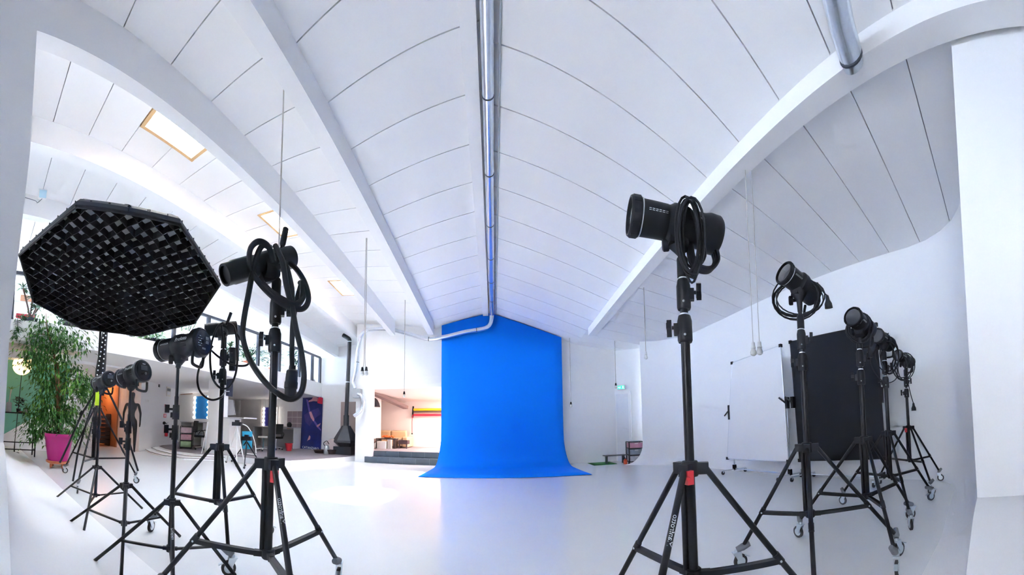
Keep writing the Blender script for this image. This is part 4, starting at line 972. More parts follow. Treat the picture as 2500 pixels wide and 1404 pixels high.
for nm, ml, cnt in (('foliage', LEAF, 95), ('foliage', LEAFL, 26)):
    b = MB()
    for c in CL:
        c = V3(c); c += Vector((rnd.uniform(-.25, .25), rnd.uniform(-.2, .2), 0))
        for _ in range(cnt):
            o = Vector((rnd.gauss(0, .13), rnd.gauss(0, .15), rnd.gauss(0, .12)))
            d = Vector((o.x + rnd.uniform(-.15, .15), o.y + rnd.uniform(-.15, .15), -rnd.uniform(.05, .3)))
            leaf(b, c + o, d, rnd.uniform(.085, .145), rnd.uniform(.036, .056))
    o_ = b.build(nm, ml, fk, smooth=False); o_['kind'] = 'stuff'
b = MB()
for c in CL:
    c = V3(c); q = min((V3(t_) for t_ in spline(trunk, 6)), key=lambda t_: (t_ - c - Vector((0, 0, -.15))).length); b.tube(spline([q, q.lerp(c, .5) + Vector((0, 0, .06)), c], 3), .006, 5)
o_ = b.build('twigs', BARK, fk); o_['kind'] = 'stuff'
def bush(name, label, c, rad, h, potm, pr, ph, n, lm=LEAF, ll=.16, lw=.06, up=.6, seed=1):
    r = root(name, c, label, 'potted plant'); rn = random.Random(seed); c = V3(c)
    pot(r, c, pr * .75, pr, ph, potm)
    b = MB()
    for _ in range(n):
        t = rn.random(); a = rn.uniform(0, 6.28); rr = rad * math.sqrt(rn.random()); p = c + Vector((math.cos(a) * rr, math.sin(a) * rr, ph * .7 + (h - ph) * t))
        leaf(b, p, (math.cos(a), math.sin(a), rn.uniform(up - .6, up + .3)), ll * rn.uniform(.7, 1.2), lw * rn.uniform(.7, 1.2), .35)
    o = b.build('foliage', lm, r, smooth=False); o['kind'] = 'stuff'
    b = MB()
    for _ in range(10):
        a = rn.uniform(0, 6.28); b.tube(spline([c + Vector((0, 0, ph * .8)), c + Vector((math.cos(a) * rad * .3, math.sin(a) * rad * .3, h * .6)), c + Vector((math.cos(a) * rad * .8, math.sin(a) * rad * .8, h * .95))], 3), .008, 5)
    o = b.build('stems', mat('green_stem', (0.05, 0.11, 0.03), 0.6), r); o['kind'] = 'stuff'
    return r
def spiky(name, label, c, h, potm, pr, ph, tufts, seed=1, lm=LEAF, ll=.45):
    r = root(name, c, label, 'potted plant'); rn = random.Random(seed); c = V3(c)
    pot(r, c, pr * .8, pr, ph, potm); st_ = MB()
    for (dx_, dy_, hh) in tufts:
        tip = c + Vector((dx_, dy_, hh)); st_.tube(spline([c + Vector((0, 0, ph * .8)), c + Vector((dx_ * .3, dy_ * .3, hh * .5)), tip], 4), .022, 7); b = MB()
        for _ in range(34):
            a = rn.uniform(0, 6.28); e = rn.uniform(-.35, 1.1); leaf(b, tip, (math.cos(a) * math.cos(e), math.sin(a) * math.cos(e), math.sin(e)), ll * rn.uniform(.7, 1.1), .045, .22)
        b.build('leaf_tuft', lm, r, smooth=False)
    st_.build('stem', BARK, r)
    return r
DPOT = mat('dark_pot', (0.025, 0.03, 0.04), 0.5)
def onm(y, off=.45): return (edge(y) - off, y, mtop(y) + .0)
spiky('dracaena', 'bare-stemmed dracaena in a black pot at the far left of the mezzanine', onm(.98, .45), 1.0, DPOT, .20, .16, ((-.1, .25, .55), (.05, -.20, .85), (-.05, .05, .70), (.1, .12, .42)), 2, ll=.22)
vn = root('trailing_vine', (edge(.95) + .06, .95, 3.05), 'thin green vine trailing down over the mezzanine edge', 'vine')
b = MB(); pts = spline([(-6.91,0.749,3.171),(-6.919,0.656,3.112),(-6.919,0.659,2.901),(-6.92,0.64,2.768),(-6.923,0.61,2.678)], 6); b.tube(pts, .007, 5); b.tube(spline([(-6.92,0.648,2.944),(-6.914,0.705,2.86),(-6.907,0.776,2.838)], 5), .006, 5); b.build('stem', mat('green_stem', (0.05, 0.11, 0.03)), vn)
b = MB(); rn = random.Random(3)
for p in pts + [V3(q) for q in [(-6.914,0.704,2.877),(-6.907,0.775,2.846),(-6.925,0.583,2.844),(-6.928,0.55,2.807)]]:
    for _ in range(2): leaf(b, p, (rn.uniform(-.3, .5), rn.uniform(-1, 1), rn.uniform(-.6, .1)), .13, .05)
b.build('leaves', LEAF, vn, smooth=False)
bush('ivy_pot', 'dark ivy bushing over the rail above the fig tree', onm(1.95, .45), .28, .55, DPOT, .16, .22, 260, ll=.12, lw=.07, up=.0, seed=5)
bush('leafy_planter', 'low planter with pale leaves behind the softbox corner', onm(4.15, .60), .45, .42, DPOT, .22, .2, 420, LEAFL, .14, .05, seed=6)
bush('wispy_plant', 'wispy pale plant against the mezzanine glass', onm(5.2, .5), .35, .95, DPOT, .18, .22, 150, LEAFL, .12, .035, seed=7)
spiky('small_yucca', 'small spiky plant behind the draped flash head', onm(6.6, .45), .8, DPOT, .16, .2, ((0, 0, .30), (.1, .1, .45)), 8, ll=.30)
bush('fern_pot', 'arching fern in a terracotta pot on the mezzanine', onm(7.75, .62), .46, .75, TERRA, .18, .24, 520, LEAF, .22, .045, seed=9)
bush('fern_pot_dark', 'dark leafy plant beside the mezzanine post', onm(8.9, .55), .34, .9, TERRA, .16, .22, 260, LEAF, .18, .05, seed=10)
spiky('yucca_palm', 'tall yucca palm in a dark pot near the end of the mezzanine', onm(10.0, .50), 1.3, DPOT, .22, .34, ((0, .05, .85), (.02, -.05, .96), (.06, .12, .55)), 11, ll=.40)
# shelf with boxes at the far left of the mezzanine
sf = root('shelf_unit', (-8.6, 1.05, mtop(1)), 'pale shelf unit with red and orange boxes on the mezzanine', 'shelf')
for z in (.0, .45, .9, 1.3):
    b = MB(); b.box((-8.8, .55, mtop(1) + z), (-8.45, 1.9, mtop(1) + z + .03)); b.build('shelf_board', WPL, sf, smooth=False)
b = MB(); b.box((-8.8, .5, mtop(1)), (-8.45, .55, mtop(1) + 1.33)); b.build('side_panel', WPL, sf, smooth=False)
for nm, lab, y0, y1, z0, z1, m_ in (('red_box', 'flat red box on the pale mezzanine shelf', .75, 1.25, .48, .62, RED), ('orange_box', 'orange box on the upper mezzanine shelf', .85, 1.15, .93, 1.12, mat('orange_card', (.72, .30, .14), .7)), ('cream_box', 'cream folder box beside the orange one', 1.2, 1.5, .93, 1.15, mat('cream_card', (.72, .62, .5), .7))):
    b = MB(); b.box((-8.75, y0, mtop(1) + z0), (-8.5, y1, mtop(1) + z1)); b.box((-8.752, y0 + .04, mtop(1) + z1 - .05), (-8.498, y1 - .04, mtop(1) + z1 - .03)); tag(b.build(nm, m_, smooth=False), lab, 'box')

# ------------------------------------------------------------------ green alcove
gl = root('globe_lamp', (-8.455,0.958,0), 'glowing paper globe floor lamp against the green wall', 'floor lamp')
gcen = V3((-8.742,1.012,2.38))
b = MB(); b.sph(gcen, .265, 24, 16); b.build('globe_shade', mat('glowing_paper', (0.9, 0.75, 0.5), 0.7, emit=((1.0, 0.66, 0.30), 0.8)), gl)
b = MB(); b.tube([gcen - Vector((0, 0, .26)), V3((-8.751,0.929,0.292))], .010, 8); b.build('pole', BLACK, gl)
q = V3((-8.751,0.929,0.292)); b = MB(); b.lathe((q.x, q.y, .0), (0, 0, 1), [(0, .14), (.02, .14), (.03, .02), (q.z, .012)], 18); b.build('base', BLACK, gl)
tb = root('bar_table', (-8.35, .95, 0), 'black metal bar table in front of the green wall', 'table')
b = MB(); b.box((-8.55, .50, 1.07), (-8.10, 1.42, 1.10)); b.build('table_top', BLACK, tb, smooth=False)
for x in (-8.53, -8.12):
    for y in (.53, 1.38):
        b = MB(); b.box((x - .015, y - .015, 0), (x + .015, y + .015, 1.07)); b.build('leg', BLACK, tb, smooth=False)
for z in (.16, .34):
    b = MB(); b.box((-8.12, .53, z), (-8.10, 1.38, z + .025)); b.build('stretcher', BLACK, tb, smooth=False)
    b = MB(); b.box((-8.53, 1.37, z), (-8.10, 1.39, z + .025)); b.build('stretcher', BLACK, tb, smooth=False)
v_ = root('vase', (-8.30, .68, 1.10), 'grey ceramic vase with a bare shoot on the bar table', 'vase')
b = MB(); b.lathe((-8.30, .68, 1.10), (0, 0, 1), [(0, .07), (.22, .075), (.25, .06)], 16); b.build('body', mat('grey_ceramic', (.35, .33, .34), .6), v_)
b = MB(); b.tube([(-8.3, .68, 1.3), (-8.3, .70, 1.55), (-8.28, .72, 1.68)], .02, 7); b.build('shoot', mat('pale_shoot', (.55, .55, .42), .7), v_)
b = MB()
for k in range(14): a = k * .9; leaf(b, (-8.28, .72, 1.66), (math.cos(a), math.sin(a), .8), .20, .03)
b.build('leaves', LEAFL, v_, smooth=False)
v_ = root('dark_plant', (-8.28, .93, 1.10), 'dark dried plant in a small pot on the bar table', 'plant'); pot(v_, (-8.28, .93, 1.10), .05, .06, .10, DPOT)
b = MB(); rn = random.Random(8)
for k in range(60): leaf(b, V3((-8.28, .93, 1.22)) + Vector((rn.gauss(0, .06), rn.gauss(0, .07), rn.uniform(0, .26))), (rn.uniform(-1, 1), rn.uniform(-1, 1), rn.uniform(-.2, .8)), .12, .06)
b.build('leaves', mat('black_leaf', (.015, .018, .02), .6), v_, smooth=False)
v_ = root('glass_jar', (-8.25, 1.14, 1.10), 'lidded glass jar on the bar table', 'jar'); b = MB(); b.lathe((-8.25, 1.14, 1.10), (0, 0, 1), [(0, .05), (.01, .055), (.10, .055)], 16); b.build('jar_body', mat('grey_jar', (.35, .34, .34), .2), v_); b = MB(); b.cyl((-8.25, 1.14, 1.20), (-8.25, 1.14, 1.23), .058, n=16); b.build('lid', BLKPL, v_)
b = MB(); b.box((-8.42, .92, 1.10), (-8.22, 1.08, 1.13)); b.box((-8.40, .94, 1.13), (-8.24, 1.06, 1.135)); tag(b.build('serving_tray', mat('brown_red', (.16, .05, .045), .5), smooth=False), 'flat reddish tray on the bar table', 'tray')
b = MB(); b.prism([(-10.451,1.456,1.102),(-8.71,1.37,1.102),(-7.182,1.129,1.102),(-8.144,1.155,1.102)], (0, 0, .012)); 

# ------------------------------------------------------------------ doorway wall and things on it
NPt = (-9.95, 5.25, 1.0); NN = Vector((.898, .439, 0)); ND = Vector((-.439, .898, 0))
exit_sign('green exit sign hanging below the mezzanine on the left', V3((-8.253,3.331,2.684)), (.22, .97, 0), (.97, -.22, 0), .26, .13, 1)
b = MB(); b.bar(V3((-8.255,3.326,2.796)), V3((-8.261,3.311,3.112)), .012, .012); tag(b.build('sign_hanger', WPL), 'thin white hanger of the left exit sign', 'hanger')
fx = V3((-10.672,6.728,0.734)) + NN * .08
e_ = root('fire_extinguisher', (fx.x, fx.y, fx.z - .25), 'red fire extinguisher with black horn on the white wall', 'extinguisher')
b = MB(); b.lathe(fx - Vector((0, 0, .24)), (0, 0, 1), [(0, .05), (.02, .062), (.36, .062), (.41, .03), (.43, .025)], 18); b.build('cylinder', mat('signal_red', (.62, .015, .03), .35), e_)
b = MB(); b.cyl(fx + Vector((0, 0, .18)), fx + Vector((0, 0, .27)), .022, n=10); b.bar(fx + Vector((0, 0, .27)), fx + Vector((0, 0, .31)) + ND * .12, .02, .015); b.build('valve', CHROME, e_)
b = MB(); b.lathe(fx + Vector((0, 0, .26)), -ND + Vector((0, 0, .05)), [(0, .015), (.06, .018), (.18, .06), (.20, .06)], 14); b.build('horn', BLKPL, e_)
def wallplate(name, label, cat, x, w, h, m_):
    c = V3(x) + NN * .012; r = root(name, c, label, cat); b = MB(); b.obox(c, ND, NN, (0, 0, 1), w / 2, .012, h / 2); b.build('plate', m_, r, smooth=False)
    return r, c
SIGNW = mat('sign_plate_white', (.85, .84, .85), .5); SIGNR = mat('sign_red', (.70, .04, .05), .5)
r_, c = wallplate('extinguisher_sign', 'red extinguisher sign above the red extinguisher', 'sign', (-10.652,6.685,1.287), .16, .14, SIGNR)
b = MB(); b.obox(c + NN * .014 - ND * .02, ND, NN, (0, 0, 1), .014, .002, .05); b.obox(c + NN * .014 + ND * .03, ND, NN, (0, 0, 1), .008, .002, .04); b.obox(c + NN * .014 - ND * .055, ND, NN, (0, 0, 1), .008, .002, .045); b.build('pictogram', SIGNW, r_, smooth=False)
r_, c = wallplate('no_smoking_sign', 'round no-smoking sign on the white wall', 'sign', (-10.637,6.655,1.68), .11, .11, SIGNW)
b = MB(); ring = [c + NN * .014 + (ND * math.cos(k * .2618) + Vector((0, 0, math.sin(k * .2618)))) * .045 for k in range(24)]; b.tube(ring, .006, 6, closed=True); b.build('red_ring', SIGNR, r_)
b = MB(); b.bar(c + NN * .014 + (ND + Vector((0, 0, 1))) * .03, c + NN * .014 - (ND + Vector((0, 0, 1))) * .03, .008, .004, NN); b.build('red_bar', SIGNR, r_, smooth=False)
b = MB(); b.obox(c + NN * .013, ND, NN, (0, 0, 1), .026, .001, .004); b.build('cigarette', BLKPL, r_, smooth=False)
r_, c = wallplate('wall_thermostat', 'small dark thermostat on the white wall', 'thermostat', (-10.432,6.235,2.386), .09, .10, mat('dark_grey_plate', (.05, .05, .06), .5)); b = MB(); b.obox(c + NN * .014, ND, NN, (0, 0, 1), .028, .002, .03); b.build('display', GREYPL, r_, smooth=False)
r_, c = wallplate('fuse_box', 'cream fuse box right of the dark thermostat', 'fuse box', (-10.736,6.858,2.258), .30, .42, mat('cream_plastic', (.74, .72, .66), .5)); b = MB(); b.obox(c + NN * .016 + Vector((0, 0, .05)), ND, NN, (0, 0, 1), .12, .004, .05); b.build('window_strip', GREYPL, r_, smooth=False); b = MB(); b.obox(c + NN * .016 - Vector((0, 0, .09)), ND, NN, (0, 0, 1), .12, .004, .05); b.build('breaker_row', SIGNW, r_, smooth=False)
r_, c = wallplate('light_switch', 'double white light switch plate', 'switch', (-10.113,5.582,1.762), .17, .09, SIGNW); b = MB(); b.obox(c + NN * .014 + ND * .04, ND, NN, (0, 0, 1), .03, .004, .03); b.build('rocker', WPL, r_, smooth=False)
# portrait
PY = 8.585
def picture(name, label, cat, x0, x1, z0, z1, y, fw, fm, mm):
    r = root(name, ((x0 + x1) / 2, y, z0), label, cat); 
    for (a, b_, c, d) in ((x0, x1, z1 - fw, z1), (x0, x1, z0, z0 + fw), (x0, x0 + fw, z0 + fw, z1 - fw), (x1 - fw, x1, z0 + fw, z1 - fw)):
        q = MB(); q.box((a, y - .04, c), (b_, y, d)); q.build('frame_side', fm, r, smooth=False)
    q = MB(); q.box((x0 + fw, y - .015, z0 + fw), (x1 - fw, y - .004, z1 - fw)); q.build('mount_card', mm, r, smooth=False)
    return r
p0 = V3((-12.341,8.585,3.264)); p1 = V3((-11.487,8.585,2.329))
pr = picture('framed_portrait', 'old portrait photograph in a brown wooden frame', 'picture', p0.x, p1.x + .05, p1.z, p0.z, PY, .055, mat('walnut', (.30, .11, .045), .4, var=.2, scale=10), mat('sepia_card', (.66, .60, .56), .7))
cx = (p0.x + p1.x + .05) / 2; cz = (p0.z + p1.z) / 2
b = MB(); b.sph((cx, PY - .02, cz + .09), .075, 14, 10, (1, .08, 1.25)); b.build('pictured_face', mat('sepia_face', (.45, .37, .33), .7), pr)
b = MB(); b.prism([(cx - .17, PY - .018, cz - .24), (cx + .17, PY - .018, cz - .24), (cx + .14, PY - .018, cz - .06), (cx + .04, PY - .018, cz + .01), (cx - .04, PY - .018, cz + .01), (cx - .14, PY - .018, cz - .06)], (0, .004, 0)); b.build('pictured_coat', mat('sepia_coat', (.08, .07, .07), .7), pr)
# mannequin (display dummy) in front of the wall end
mq = (-9.416,4.671,0)
me = bpy.data.meshes.new('mannequin'); MQ = Vector((0, 0, 0)); sdv = Vector((.44, .9, 0)).normalized()
J = {'pel': (0, 1.02, .115), 'wst': (0, 1.24, .09), 'chs': (0, 1.48, .115), 'nkb': (0, 1.66, .06), 'nk': (0, 1.74, .045), 'hd': (0, 1.86, .085), 'top': (0, 1.97, .07)}
vv = []; rr = []; ee = []; idx = {}
def av(n, x, z, y, r): idx[n] = len(vv); vv.append(tuple(sdv * x + Vector((-sdv.y, sdv.x, 0)) * y + Vector((0, 0, z)))); rr.append(r)
for n, (x, z, r) in J.items(): av(n, x, z, 0, r)
for a, b_ in (('pel', 'wst'), ('wst', 'chs'), ('chs', 'nkb'), ('nkb', 'nk'), ('nk', 'hd'), ('hd', 'top')): ee.append((idx[a], idx[b_]))
for s_ in (-1, 1):
    for n, x, z, y, r in (('hip', .11, .96, 0, .095), ('kne', .12, .53, .03, .058), ('cal', .12, .38, 0, .052), ('ank', .12, .09, -.02, .034), ('toe', .13, .035, .12, .03)): av(n + str(s_), x * s_, z, y, r)
    for n, x, z, y, r in (('sho', .19, 1.58, 0, .055), ('elb', .27, 1.28, -.03, .04), ('wri', .27, 1.03, .03, .028), ('han', .27, .93, .05, .03), ('fin', .26, .84, .06, .016)): av(n + str(s_), x * s_, z, y, r)
    S_ = str(s_)
    ee += [(idx['pel'], idx['hip' + S_]), (idx['hip' + S_], idx['kne' + S_]), (idx['kne' + S_], idx['cal' + S_]), (idx['cal' + S_], idx['ank' + S_]), (idx['ank' + S_], idx['toe' + S_]), (idx['chs'], idx['sho' + S_]), (idx['sho' + S_], idx['elb' + S_]), (idx['elb' + S_], idx['wri' + S_]), (idx['wri' + S_], idx['han' + S_]), (idx['han' + S_], idx['fin' + S_])]
me.from_pydata(vv, ee, []); mo = bpy.data.objects.new('mannequin', me); COL.objects.link(mo); me.materials.append(mat('matt_black_body', (.012, .012, .014), .45))
mo.location = mq; md = mo.modifiers.new('skin', 'SKIN'); 
for k, sv in enumerate(me.skin_vertices[0].data): sv.radius = (rr[k], rr[k]); sv.use_root = (k == 0)
md.use_smooth_shade = True; ss = mo.modifiers.new('sub', 'SUBSURF'); ss.levels = 2; ss.render_levels = 2
tag(mo, 'black standing display mannequin beside the dark doorway', 'mannequin')
# store room cabinet
st_ = root('storage_rack', (-12.2, 4.62, 0), 'dark rack of stacked trays inside the doorway', 'rack')
for k in range(7):
    b = MB(); b.box((-12.4, 4.28, .10 + k * .16), (-11.9, 4.96, .22 + k * .16)); b.build('tray', mat('dark_tray', (.03, .03, .045), .5), st_, smooth=False)
for y in (4.26, 4.96):
    b = MB(); b.box((-12.4, y, 0), (-11.9, y + .02, 1.26)); b.build('side_panel', BLKPL, st_, smooth=False)

# ------------------------------------------------------------------ make-up area
def vanity_mirror(label, x0, x1, z0, z1, y, glassm, right=True):
    r = root('vanity_mirror', ((x0 + x1) / 2, y, z0), label, 'mirror', 'make-up mirrors with bulbs')
    b = MB(); b.box((x0 - .10, y - .03, z0 - .02), (x1 + .10, y, z1 + .02)); b.build('backboard', WPL, r, smooth=False)
    b = MB(); b.box((x0, y - .036, z0), (x1, y - .03, z1)); b.build('mirror_glass', glassm, r, smooth=False)
    for sx in (x0 - .05, x1 + .05):
        for k in range(5):
            z = z0 + .06 + (z1 - z0 - .12) * k / 4; b = MB(); b.sph((sx, y - .07, z), .048, 12, 8); b.build('bulb', mat('lit_bulb', (1, .93, .85), .5, emit=((1.0, .90, .80), 3.0)), r)
    return r
BLUEMIR = mat('painted_blue_reflection', (.02, .30, .80), .12, var=.1, scale=3)  # blue reflection painted in as the colour of the glass
a = V3((-11.15,8.56,2.205)); c = V3((-10.314,8.56,1.243))
vanity_mirror('vanity mirror with bulbs and a painted blue reflection behind the column', a.x, c.x, c.z, a.z, 8.58, BLUEMIR)
a = V3((-9.534,11.27,1.876)); c = V3((-8.933,11.27,1.037))
vanity_mirror('dark blue vanity mirror with bulbs beside the panelled door', a.x, c.x, c.z, a.z, 11.28, mat('indigo_glass', (.05, .05, .28), .1, var=.5, scale=2.5))
def desk(label, x0, x1, y0, y1, z, panels):
    r = root('dressing_table', ((x0 + x1) / 2, (y0 + y1) / 2, .154), label, 'dressing table', 'make-up tables')
    b = MB(); b.box((x0, y0, z - .035), (x1, y1, z)); b.build('table_top', mat('grey_laminate', (.55, .55, .58), .4), r, smooth=False)
    for x in panels:
        b = MB(); b.box((x - .02, y0 + .03, .154), (x + .02, y1, z - .035)); b.build('side_panel', WPL, r, smooth=False)
    b = MB(); b.box((x0 + .05, y1 - .03, .154), (x1 - .05, y1 - .01, z - .10)); b.build('back_panel', mat('grey_board', (.42, .42, .46), .6), r, smooth=False)
    return r
desk('white dressing table under the mirror with the blue reflection', -11.4, -9.85, 7.95, 8.55, 1.10, (-11.38, -10.6, -9.87))
desk('long dressing table along the rear wall by the banner', -9.75, -7.55, 10.72, 11.26, 1.02, (-9.73, -9.2, -7.57))
drawer_tower('three-drawer tower of coloured make-up by the first dressing table', (-9.232,6.75,0.154), .50, .42, .78, 3, -.75, [(.30, .42, .22), (.55, .30, .36), (.50, .36, .42)])
def office_chair(label, loc, rz, seatm, backm):
    r = root('office_chair', loc, label, 'chair', 'chairs of the make-up area'); L = V3(loc); M_ = Matrix.Rotation(rz, 3, 'Z'); T = lambda x, y, z: L + M_ @ Vector((x, y, z))
    X_, Y_ = M_ @ Vector((1, 0, 0)), M_ @ Vector((0, 1, 0))
    b = MB(); b.obox(T(0, 0, .46), X_, Y_, (0, 0, 1), .22, .22, .035); b.build('seat', seatm, r)
    b = MB(); b.obox(T(0, .24, .78), X_, Y_, (0, .1, 1), .20, .025, .20); b.build('backrest', backm, r)
    b = MB(); b.cyl(T(0, 0, .12), T(0, 0, .43), .028, n=10); b.build('column', CHROME, r)
    for k in range(5):
        a_ = k * 1.2566; b = MB(); b.bar(T(0, 0, .11), T(math.cos(a_) * .26, math.sin(a_) * .26, .07), .035, .025); o = b.build('base_arm', CHROME, r); b = MB(); b.sph(T(math.cos(a_) * .26, math.sin(a_) * .26, .03), .03, 8, 6); b.build('castor', TYRE, o)
    for s_ in (-1, 1):
        b = MB(); b.tube(spline([T(.2 * s_, .2, .46), T(.27 * s_, .15, .60), T(.27 * s_, -.08, .66), T(.24 * s_, -.14, .48)], 4), .013, 7); b.build('armrest', BLKPL, r)
    return r
office_chair('black office chair at the first dressing table', (-8.708,7.009,0.154), 2.2, BLKPL, BLKPL)
office_chair('black office chair at the long dressing table', (-7.693,9.774,0.154), .4, BLKPL, BLKPL)
sl = root('wheeled_stool', (-7.545,8.86,0.154), 'white wheeled stool in front of the panelled door', 'stool'); L = V3((-7.545,8.86,0.154))
b = MB(); b.lathe(L + Vector((0, 0, .46)), (0, 0, 1), [(0, .16), (.01, .19), (.05, .19), (.06, .17)], 20); b.build('seat', WPL, sl)
b = MB(); b.cyl(L + Vector((0, 0, .09)), L + Vector((0, 0, .46)), .03, n=10); b.build('column', mat('teal_steel', (.10, .18, .22), .4), sl)
for k in range(5):
    a_ = k * 1.2566 + .3; b = MB(); b.bar(L + Vector((0, 0, .10)), L + Vector((math.cos(a_) * .27, math.sin(a_) * .27, .07)), .035, .025); o = b.build('base_arm', WPL, sl); b = MB(); b.sph(L + Vector((math.cos(a_) * .27, math.sin(a_) * .27, .03)), .03, 8, 6); b.build('castor', TYRE, o)
# counter beside the column
ct = root('high_counter', (-7.0, 6.9, .154), 'white high counter with overhanging top beside the column', 'counter')
b = MB(); b.box((-7.23, 6.62, .154), (-6.96, 7.10, 1.23)); b.build('body', WPL, ct, smooth=False)
b = MB(); b.box((-7.24, 6.58, 1.23), (-6.35, 7.14, 1.265)); b.build('counter_top', mat('grey_laminate', (.5, .5, .5)), ct, smooth=False)
bd_ = root('leaning_board', (-7.1, 7.05, 1.265), 'white framed board leaning on the high counter', 'board')
b = MB(); q = [(-7.991,7.08,1.311),(-7.209,7.08,1.354),(-7.306,7.08,1.816),(-8.15,7.08,1.936)]; b.prism(q, (0, .02, 0)); b.build('board_face', mat('board_white', (.80, .82, .86), .4), bd_, smooth=False)
b = MB(); b.tube([q[0], q[3]], .014, 6); b.build('frame_edge', GREYPL, bd_); b = MB(); b.tube([q[1], q[2]], .008, 6); b.build('frame_edge', GREYPL, bd_)
pq = [(-7.44,6.7,3.151),(-6.981,6.7,3.068),(-6.971,6.7,1.874),(-7.391,6.7,1.94)]
pst = root('dark_banner', V3(pq[3]), 'narrow dark poster with white spots beside the column', 'poster'); b = MB(); b.prism(pq, (0, .02, 0)); b.build('print', mat('night_print', (.01, .016, .045), .5), pst, smooth=False)
for (x, y, rr_) in ((560, 922, .05), (559, 893, .03)): b = MB(); b.sph(V3((61.393,1,-77.395)) if False else (V3(pq[0]).lerp(V3(pq[2]), (y - 870) / 99) + Vector((.06, -.004, 0))), rr_, 10, 6, (1, .1, 1)); b.build('white_spot', INK, pst)
b = MB(); b.obox(V3(pq[3]).lerp(V3(pq[2]), .5) + Vector((0, -.006, .14)), (1, 0, 0), (0, 1, 0), (0, 0, 1), .09, .003, .012); b.build('white_line', INK, pst, smooth=False)
# panelled door
a = V3((-11.095,11.28,2.795)); c = V3((-9.631,11.28,-0.074))
dm = mat('ivory_door', (.80, .76, .74), .5)
b = MB(); b.box((a.x, 11.25, .154), (c.x, 11.30, a.z)); dr = struct(b.build('door_2', dm, smooth=False)); tag(dr, 'white panelled door at the back of the make-up area', 'door')
w_ = c.x - a.x
for (z0, z1) in ((.30, .95), (1.15, a.z - .15)):
    b = MB(); b.box((a.x + .12, 11.235, z0), (c.x - .12, 11.25, z1)); b.build('door_panel', dm, dr, smooth=False)
for (x0, x1, z0, z1) in ((a.x - .08, a.x, .154, a.z + .08), (c.x, c.x + .08, .154, a.z + .08), (a.x, c.x, a.z, a.z + .08)):
    b = MB(); b.box((x0, 11.23, z0), (x1, 11.30, z1)); b.build('door_casing', WPL, dr, smooth=False)
b = MB(); b.cyl((c.x - .08, 11.25, 1.15), (c.x - .08, 11.19, 1.15), .014, n=8); b.bar((c.x - .08, 11.19, 1.15), (c.x - .20, 11.19, 1.15), .015, .015); b.build('door_handle', CHROME, dr)
# tiled splashback
a = V3((-8.292,11.28,1.704)); c = V3((-7.506,11.28,0.934))
sp_ = root('tiled_splashback', (a.x, 11.28, c.z), 'splashback of mauve tiles above the long dressing table', 'splashback')
b = MB(); b.box((a.x, 11.275, c.z), (c.x, 11.297, a.z)); b.build('grout', mat('pale_grout', (.70, .64, .64), .8), sp_, smooth=False)
for i in range(3):
    for j in range(3):
        tw = (c.x - a.x) / 3; th = (a.z - c.z) / 3; b = MB(); b.box((a.x + tw * i + .012, 11.262, c.z + th * j + .012), (a.x + tw * (i + 1) - .012, 11.275, c.z + th * (j + 1) - .012)); b.build('tile', mat('mauve_tile', (.38, .30, .32), .35, var=.1), sp_, smooth=False)
bk_ = root('red_bucket', (-7.045,9.731,0.154), 'red plastic bucket under the long dressing table', 'bucket'); L = V3((-7.045,9.731,0.154))
b = MB(); b.lathe(L, (0, 0, 1), [(0, .10), (.25, .14), (.25, .15), (.28, .15), (.28, .135), (.05, .09)], 20); b.build('body', RED, bk_)
b = MB(); b.tube([L + Vector((.15 * math.cos(t_ * .3927), .03, .27 + .10 * math.sin(t_ * .3927) * -1)) for t_ in range(9)], .006, 6); b.build('handle', CHROME, bk_)
hd_ = root('styling_head', V3((-7.94,10.95,0.97)), 'dark styling head on the long dressing table', 'styling head'); q = V3((-7.94,10.95,0.97))
b = MB(); b.sph(q + Vector((0, 0, .14)), .11, 14, 10, (1, 1, 1.15)); b.build('wig', BLKPL, hd_); b = MB(); b.lathe(q - Vector((0, 0, .02)), (0, 0, 1), [(0, .08), (.02, .07), (.06, .05)], 12); b.build('neck', mat('tan_skin', (.50, .30, .20), .6), hd_)
# dance poster
q = [(-7.526,11.2,0.057),(-6.547,11.2,0.019),(-6.513,11.2,2.231),(-7.46,11.2,2.461)]; P0, P1, P2, P3 = [V3(t_) for t_ in q]
po = root('tall_poster', P0, 'tall dark blue poster with a reclining figure and red hair', 'poster')
pm = mat('poster_blue', (.012, .022, .16), .45, var=.9, scale=2.2)
b = MB(); b.prism(q, (0, .015, 0)); b.build('sheet', pm, po, smooth=False)
PT = lambda u_, v_, d=.004: P0.lerp(P1, u_).lerp(P3.lerp(P2, u_), v_) + Vector((0, -d, 0))
def blob(name, uv, m_, d=.004):
    b = MB(); b.prism([PT(u_, v_, d) for u_, v_ in uv], (0, .002, 0)); return b.build(name, m_, po, smooth=False)
FLESH = mat('print_flesh', (.62, .30, .36), .5, var=.2, scale=6); PBL = mat('print_violet', (.14, .10, .42), .5, var=.5, scale=6); PRD = mat('print_crimson', (.62, .02, .06), .5, var=.3, scale=8)
blob('printed_hair', [(.75, .88), (1.0, .88), (1.0, 1.0), (.82, .99), (.74, .95)], PRD)
blob('printed_shoulder', [(.30, .86), (.55, .90), (.80, .91), (.78, .97), (.55, .98), (.45, .92), (.32, .89)], FLESH)
blob('printed_arm', [(.18, .90), (.28, .90), (.42, .70), (.60, .58), (.55, .55), (.36, .66)], PBL)
blob('printed_torso', [(.36, .69), (.46, .71), (.64, .58), (.60, .54), (.45, .60)], FLESH, .006)
blob('printed_leg', [(.62, .58), (.80, .50), (.98, .42), (.97, .40), (.75, .46), (.60, .54)], PBL, .006)
blob('printed_hand', [(.75, .48), (.95, .54), (.92, .50), (.80, .45)], FLESH, .008)
